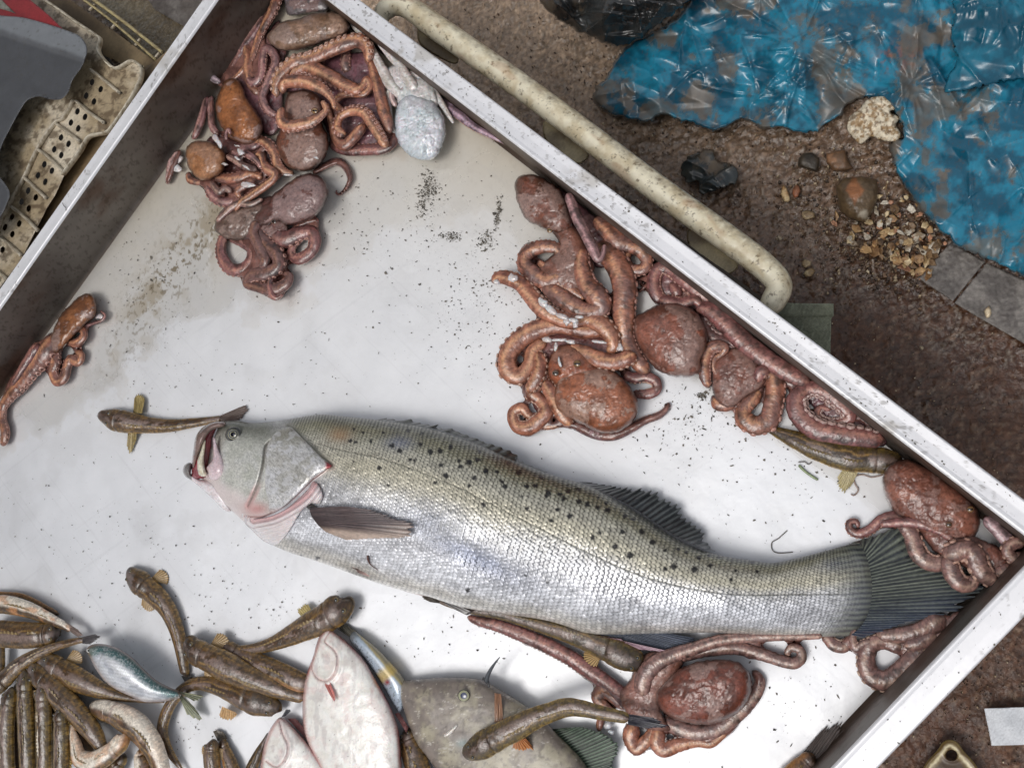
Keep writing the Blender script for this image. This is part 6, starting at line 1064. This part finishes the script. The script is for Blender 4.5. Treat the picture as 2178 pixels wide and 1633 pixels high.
    # head colours
    hc=mix(lin((184,186,174)),lin((214,212,206)),n); hc=mix(hc,lin((84,88,74)),sm(0.35,0.95,s+0.2*(n-.5))*0.85); hc=mix(hc,lin((118,122,110)),sm(0.5,0.7,n2)*0.18); hc=mix(hc,lin((214,214,214)),sm(.5,.65,fbm(X/16,Y/16,1,4))*0.35*sm(.6,.2,s)); hc=mix(hc,lin((196,194,196)),sm(3,20,dp)*(so_*0+1)*sm(560,600,X)*0.55); hc=hc*(0.72+0.5*n3)[...,None]
    hc=mix(hc,lin((228,214,212)),sm(-0.45,-0.75,s)*0.85); hc=mix(hc,lin((190,96,90)),np.exp(-((X-546)/26)**2-((Y-1082)/14)**2)*0.6); hc=mix(hc,lin((70,58,50)),np.exp(-(dp/2.2)**2)*0.75); hc=mix(hc,lin((214,170,166)),np.exp(-((dp-5)/3.5)**2)*sm(1020,1050,Y)*0.7)
    C=mix(C,hc,head)
    C=mix(C,lin((70,66,46)),np.exp(-(do/3.0)**2)*0.75*sm(1000,985,Y)); C=mix(C,lin((150,90,86)),np.exp(-(do/2.0)**2)*0.75*sm(990,1005,Y)); C=mix(C,lin((120,30,40)),np.exp(-(((X-698)/9)**2+((Y-990)/6)**2))*0.95)
    # throat membranes
    th1=dline(X,Y,[(560,1100),(600,1088),(640,1060),(672,1022)])[0]
    tmask=sm(0,6,sdh)*sm(690,640,X+0.55*(1060-Y)*-1+0)*sm(-0.30,-0.45,s)*sm(640,600,X-0.0*Y)*0
    R=0.30+0.16*edge*amt+0.12*head+0.1*(n-.5)
    Xs=X;Ys=Y
    ztop=ZB+0.012*(1-h*0)+Z; 
    V=P(X,Y,0.0006+ZB+Hc*0.30+Z*0.82)
    g=Geo(); g.add(V,gridq(nu,nv)[:, ::-1],np.concatenate([C,R[...,None]],-1))
    # underside
    nb=30; sb=np.linspace(1,-1,nb)[None]; Xb=(l[::5,0][:,None]*(1-sb)+u[::5,0][:,None]*(1+sb))/2; Yb=(l[::5,1][:,None]*(1-sb)+u[::5,1][:,None]*(1+sb))/2
    Vb=P(Xb,Yb,0.0006+ZB+Hc[::5]*0.30*(1-np.sqrt(np.maximum(1-sb**2,0)))+0*sb); g.add(Vb,gridq(Xb.shape[0],nb),np.concatenate([lin((190,190,190)),[0.4]]))
    par(g.build('body',M_BASS),e)
    def ZS(px,py):
        d=np.hypot(X-px,Y-py); k=np.unravel_index(np.argmin(d),d.shape); return float(0.0006+ZB+Hc[k[0],0]*0.30+Z[k]*0.82)
    from mathutils import kdtree
    kd=kdtree.KDTree(len(X[::4,::4].ravel()))
    for i_,(xx,yy) in enumerate(zip(X[::4,::4].ravel(),Y[::4,::4].ravel())): kd.insert((xx,yy,0),i_)
    kd.balance(); ZZ_=(0.0006+ZB+Hc*0.30+(h*Hc)*0.82)[::4,::4].ravel()
    def ZSF(XX,YY):
        o=np.zeros(XX.size)
        for i_,(xx,yy) in enumerate(zip(XX.ravel(),YY.ravel())):
            r=kd.find_n((xx,yy,0),6); w=[1/(p[2]+1.5)**2 for p in r]; o[i_]=sum(ZZ_[p[1]]*ww for p,ww in zip(r,w))/sum(w)
        return o.reshape(XX.shape)
    skinp=lambda c1,c2,seed,r=0.25,sp=5:pfun(c1,c2,sp,seed,r,0.8)
    # upper jaw bone (maxilla), dark snout band, red mouth and tongue
    zj=ZS(480,980)
    g=Geo(); blob(g,q('I',[(300,215),(370,210),(330,260),(300,330),(290,400),(285,470),(272,540),(265,600),(250,640),(150,645),(135,600),(140,500),(150,420),(175,330),(215,265)]),0.016,pfun((150,52,62),(104,30,40),5,1,0.2,0.7),z=0.012,step=1.4,eq=.3); par(g.build('mouth_lining',M_MEAT),e)
    g=Geo(); blob(g,q('I',[(150,420),(165,330),(200,270),(260,225),(330,205),(400,212),(390,245),(320,262),(270,300),(235,370),(205,440),(180,500),(160,560),(142,560),(142,490)]),0.020,skinp((124,100,92),(84,66,60),1),z=0.016,step=1.4); par(g.build('upper_lip',M_FLAT),e)
    g=Geo(); blob(g,q('I',[(205,430),(225,360),(245,345),(240,420),(232,500),(245,580),(258,615),(235,632),(200,625),(182,590),(178,520),(190,470)]),0.010,skinp((226,222,204),(196,186,160),2,sp=2),z=0.026,step=1.3); par(g.build('tongue',M_FLAT),e)
    g=Geo(); blob(g,q('I',[(250,560),(300,480),(300,340),(315,330),(345,420),(385,500),(400,560),(380,620),(320,660),(270,640),(262,600)]),0.012,skinp((224,206,210),(200,176,180),3),z=0.026,step=1.4); par(g.build('maxilla',M_FLAT),e)
    g=Geo(); blob(g,q('I',[(68,590),(75,550),(100,525),(135,522),(138,560),(135,610),(200,650),(270,655),(330,680),(370,740),(420,830),(440,900),(380,880),(300,800),(200,710),(130,655),(90,630)]),0.018,(lambda X,Y,h:np.where(((X<408))[...,None],skinp((124,120,118),(96,90,88),1)(X,Y,h),skinp((232,226,228),(210,196,198),2)(X,Y,h))),z=0.010,step=1.4); par(g.build('lower_jaw',M_FLAT),e)
    # throat: white and pink folds between gill cover and belly
    g=Geo(); 
    fl=[(1075,665),(1040,720),(960,800),(860,880),(740,935),(620,950),(520,905),(545,985),(600,1040),(660,1100),(720,1140),(790,1155),(860,1090),(920,1000),(980,900),(1060,840),(1120,840),(1150,780),(1120,700)]
    zt=ZS(600,1110)
    def fc(X,Y,h):
        dd=dline(X,Y,q('I',[(1090,660),(1030,760),(900,860),(760,930),(620,960)]))[0]; n=fbm(X/8,Y/8,1,4); st=0.5+0.5*np.cos(dd*2*np.pi/9.0); C=mix(lin((226,216,216)),lin((206,160,160)),sm(14,4,dd)*0.8); C=mix(C,lin((130,100,104)),(st**6)*sm(30,16,dd)*0.8); return np.concatenate([C*(0.9+0.2*n)[...,None],0*C[...,:1]+0.25],-1)
    blob(g,q('I',fl),0.004,fc,z=0.0005,step=1.5,power=0.35,eq=0.1,hf=lambda X,Y,h:0.0012*np.cos(dline(X,Y,q('I',[(1090,660),(1030,760),(900,860),(760,930),(620,960)]))[0]*2*np.pi/9.0),zfun=ZSF); par(g.build('gill_membrane',M_FLAT),e)
    # gill cover plate
    def oc(X,Y,h):
        n=fbm(X/20,Y/20,1,5,.6); n2=fbm(X/2.4,Y/2.4,2,3,.6); C=mix(lin((232,230,228)),lin((206,206,206)),n); C=mix(C,lin((128,122,92)),sm(960,915,Y+8*(n-.5))*0.7); n5=fbm((X+Y)/7,(X-Y)/1.8,3,4,.6); C=mix(C,lin((120,120,118)),sm(0.50,0.64,n2)*0.22); C=mix(C,lin((96,96,94)),sm(0.50,0.60,n5)*0.5); C=mix(C,lin((150,146,128)),sm(.5,.6,fbm(X/24,Y/18,3,4))*0.35); C=mix(C,lin((226,226,230)),sm(0.55,0.65,fbm(X/12,Y/9,2,4))*0.5); C=mix(C,lin((150,36,46)),sm(689,697,X)*0.95); C=mix(C,lin((186,130,120)),sm(1075,1095,Y+4*(n-.5))*0.6); return np.concatenate([C,0*C[...,:1]+0.32],-1)
    pl=q('I',[(890,245),(960,300),(1030,370),(1090,430),(1160,500),(1218,545),(1180,575),(1100,620),(1030,690),(950,770),(850,860),(745,915),(730,830),(705,740),(700,660),(700,560),(705,450),(720,390),(780,290)])
    zs=lambda X,Y:0*X
    zc=ZS(620,990)
    g=Geo(); zA,zB_,zC_=ZS(625,925),ZS(625,990),ZS(585,1075)
    blob(g,pl,0.0055,oc,z=0.0012,step=1.4,power=0.35,eq=0.05,zfun=ZSF,hf=lambda X,Y,h:0.0007*(fbm((X+Y)/7,(X-Y)/2.2,3,4)-.5)+0.0012*(fbm(X/18,Y/18,1,3)-.5)); par(g.build('gill_cover',M_BASS),e)
    # eye
    x,y=q('I',[(460,303)])[0]; z0=ZS(x,y)
    g=Geo(); dome(g,x,y,z0+0.0008,18,16,0.0030,lambda rr,X,Y:np.concatenate([mix(lin((34,34,32)),lin((70,70,62)),sm(.8,1,rr))*(0.8+0.4*vn(X/2,Y/2,1))[...,None],0*rr[...,None]+0.2],-1),ang=-0.5,nr=12,na=32)
    dome(g,x-1,y,z0+0.0024,12,11,0.0030,lambda rr,X,Y:np.concatenate([np.where((rr<0.50)[...,None],lin((18,20,34)),np.where((rr<0.60)[...,None],lin((190,186,150)),np.where((rr<0.85)[...,None],lin((58,60,66)),lin((150,148,124))))),0*rr[...,None]+0.06],-1),ang=-0.4,nr=18,na=32); par(g.build('eye',M_EYE),e)
    # fins
    def F(name,base,tip,zb,zt,n,c1,c2,**k): g=Geo(); fin(g,base,tip,zb,zt,n,c1,c2,**k); par(g.build(name,M_FIN),e)
    F('dorsal_fin',q('I',[(1560,190),(1700,205),(1900,240)])+[(930,914),(980,930),(1040,955),(1090,978),(1150,1004)],q('I',[(1640,178),(1690,178),(1760,195),(1830,182),(1850,205),(1990,228),(2050,228),(2040,250)])+[(960,912),(1000,928),(1060,948),(1096,966),(1110,980),(1165,1004)],0.026,0.018,20,(86,90,84),(30,34,36),ragged=.2,nv=12)
    F('dorsal_fin',[(1230,1024),(1290,1050),(1340,1075),(1390,1108),(1430,1135),(1475,1158),(1500,1168)],[(1262,1026),(1310,1034),(1350,1038),(1400,1050),(1438,1075),(1470,1108),(1500,1136),(1498,1146),(1520,1172)],0.026,0.010,26,(92,98,98),(26,30,36),ragged=.16,nv=18,ridge=0.0006)
    zp=ZS(690,1085)
    F('pectoral_fin',q('I',[(1045,870),(1060,930),(1110,1000),(1170,1055)]),q('I',[(1300,858),(1500,880),(1720,950),(1860,1010),(1830,1090),(1600,1110),(1330,1118)]),zp+0.004,ZS(850,1120)+0.006,26,(112,96,94),(50,44,48),ragged=.06,nv=26,ridge=0.0008,bend=0.004,seed=2,cu=((214,192,176),.62,.95,.8))
    zq=ZS(660,1075); g=Geo(); dome(g,664,1079,zq-0.001,12,7,0.006,lambda rr,X,Y:np.concatenate([lin((46,42,40))*(0.7+0.6*vn(X/3,Y/3,1))[...,None],0*rr[...,None]+0.3],-1),ang=0.2); par(g.build('fin_base',M_FIN),e)
    F('pelvic_fin',q('I',[(1370,1335),(1400,1345),(1420,1370)]),q('I',[(1500,1305),(1750,1400),(2000,1530),(1990,1560),(1800,1520),(1560,1430)]),ZS(755,1210)+0.003,0.020,9,(208,180,172),(176,146,140),ragged=.03,nv=20,seed=1)
    F('pelvic_fin',q('O',[(60,1185),(120,1225)]),q('O',[(160,1230),(330,1300),(300,1330),(180,1270)]),0.020,0.016,6,(80,74,72),(46,42,42),ragged=.05)
    F('anal_fin',q('O',[(1180,1470),(1330,1462),(1480,1450),(1600,1440)]),q('O',[(1560,1560),(1700,1580),(1860,1560),(1905,1530),(1880,1490)]),0.018,0.012,16,(92,100,116),(44,50,62),ragged=.06,nv=16,ridge=0.0009)
    F('anal_fin',q('H',[(400,250),(500,268),(620,285)]),q('H',[(780,330),(980,375),(960,385),(700,360)]),0.020,0.016,7,(170,140,150),(126,96,110),ragged=.03)
    F('tail_fin',[(1828,1154),(1842,1180),(1852,1220),(1855,1256),(1848,1300),(1832,1330),(1810,1350)],q('E',[(880,235),(1100,155),(1240,140),(1330,280),(1500,330),(1700,430),(1830,480),(1700,560),(1560,650),(1330,710),(1150,760),(1000,815)]),0.0165,0.010,34,(118,124,112),(22,28,40),ragged=.09,nv=40,ridge=0.0009,seed=3,cu=((60,74,110),.55,1.1,.5))
    # loose bits lying on the fish
    g=Geo(); tube(g,q('I',[(1495,1235,9,ZS(783,1180)),(1500,1270,10,ZS(785,1190)),(1520,1310,4,ZS(790,1200)),(1575,1350,3,ZS(804,1212))]),lambda u,ca,sa,L,r,s0:np.concatenate([0*u[...,None]+lin((84,48,40)),0*u[...,None]+0.2],-1),K=8,step=1.2); o=g.build('blood_clot',M_GOB); tag(o,'small dark brown blood clot with a thin tail on the lower flank of the bass','blood clot')
bass()
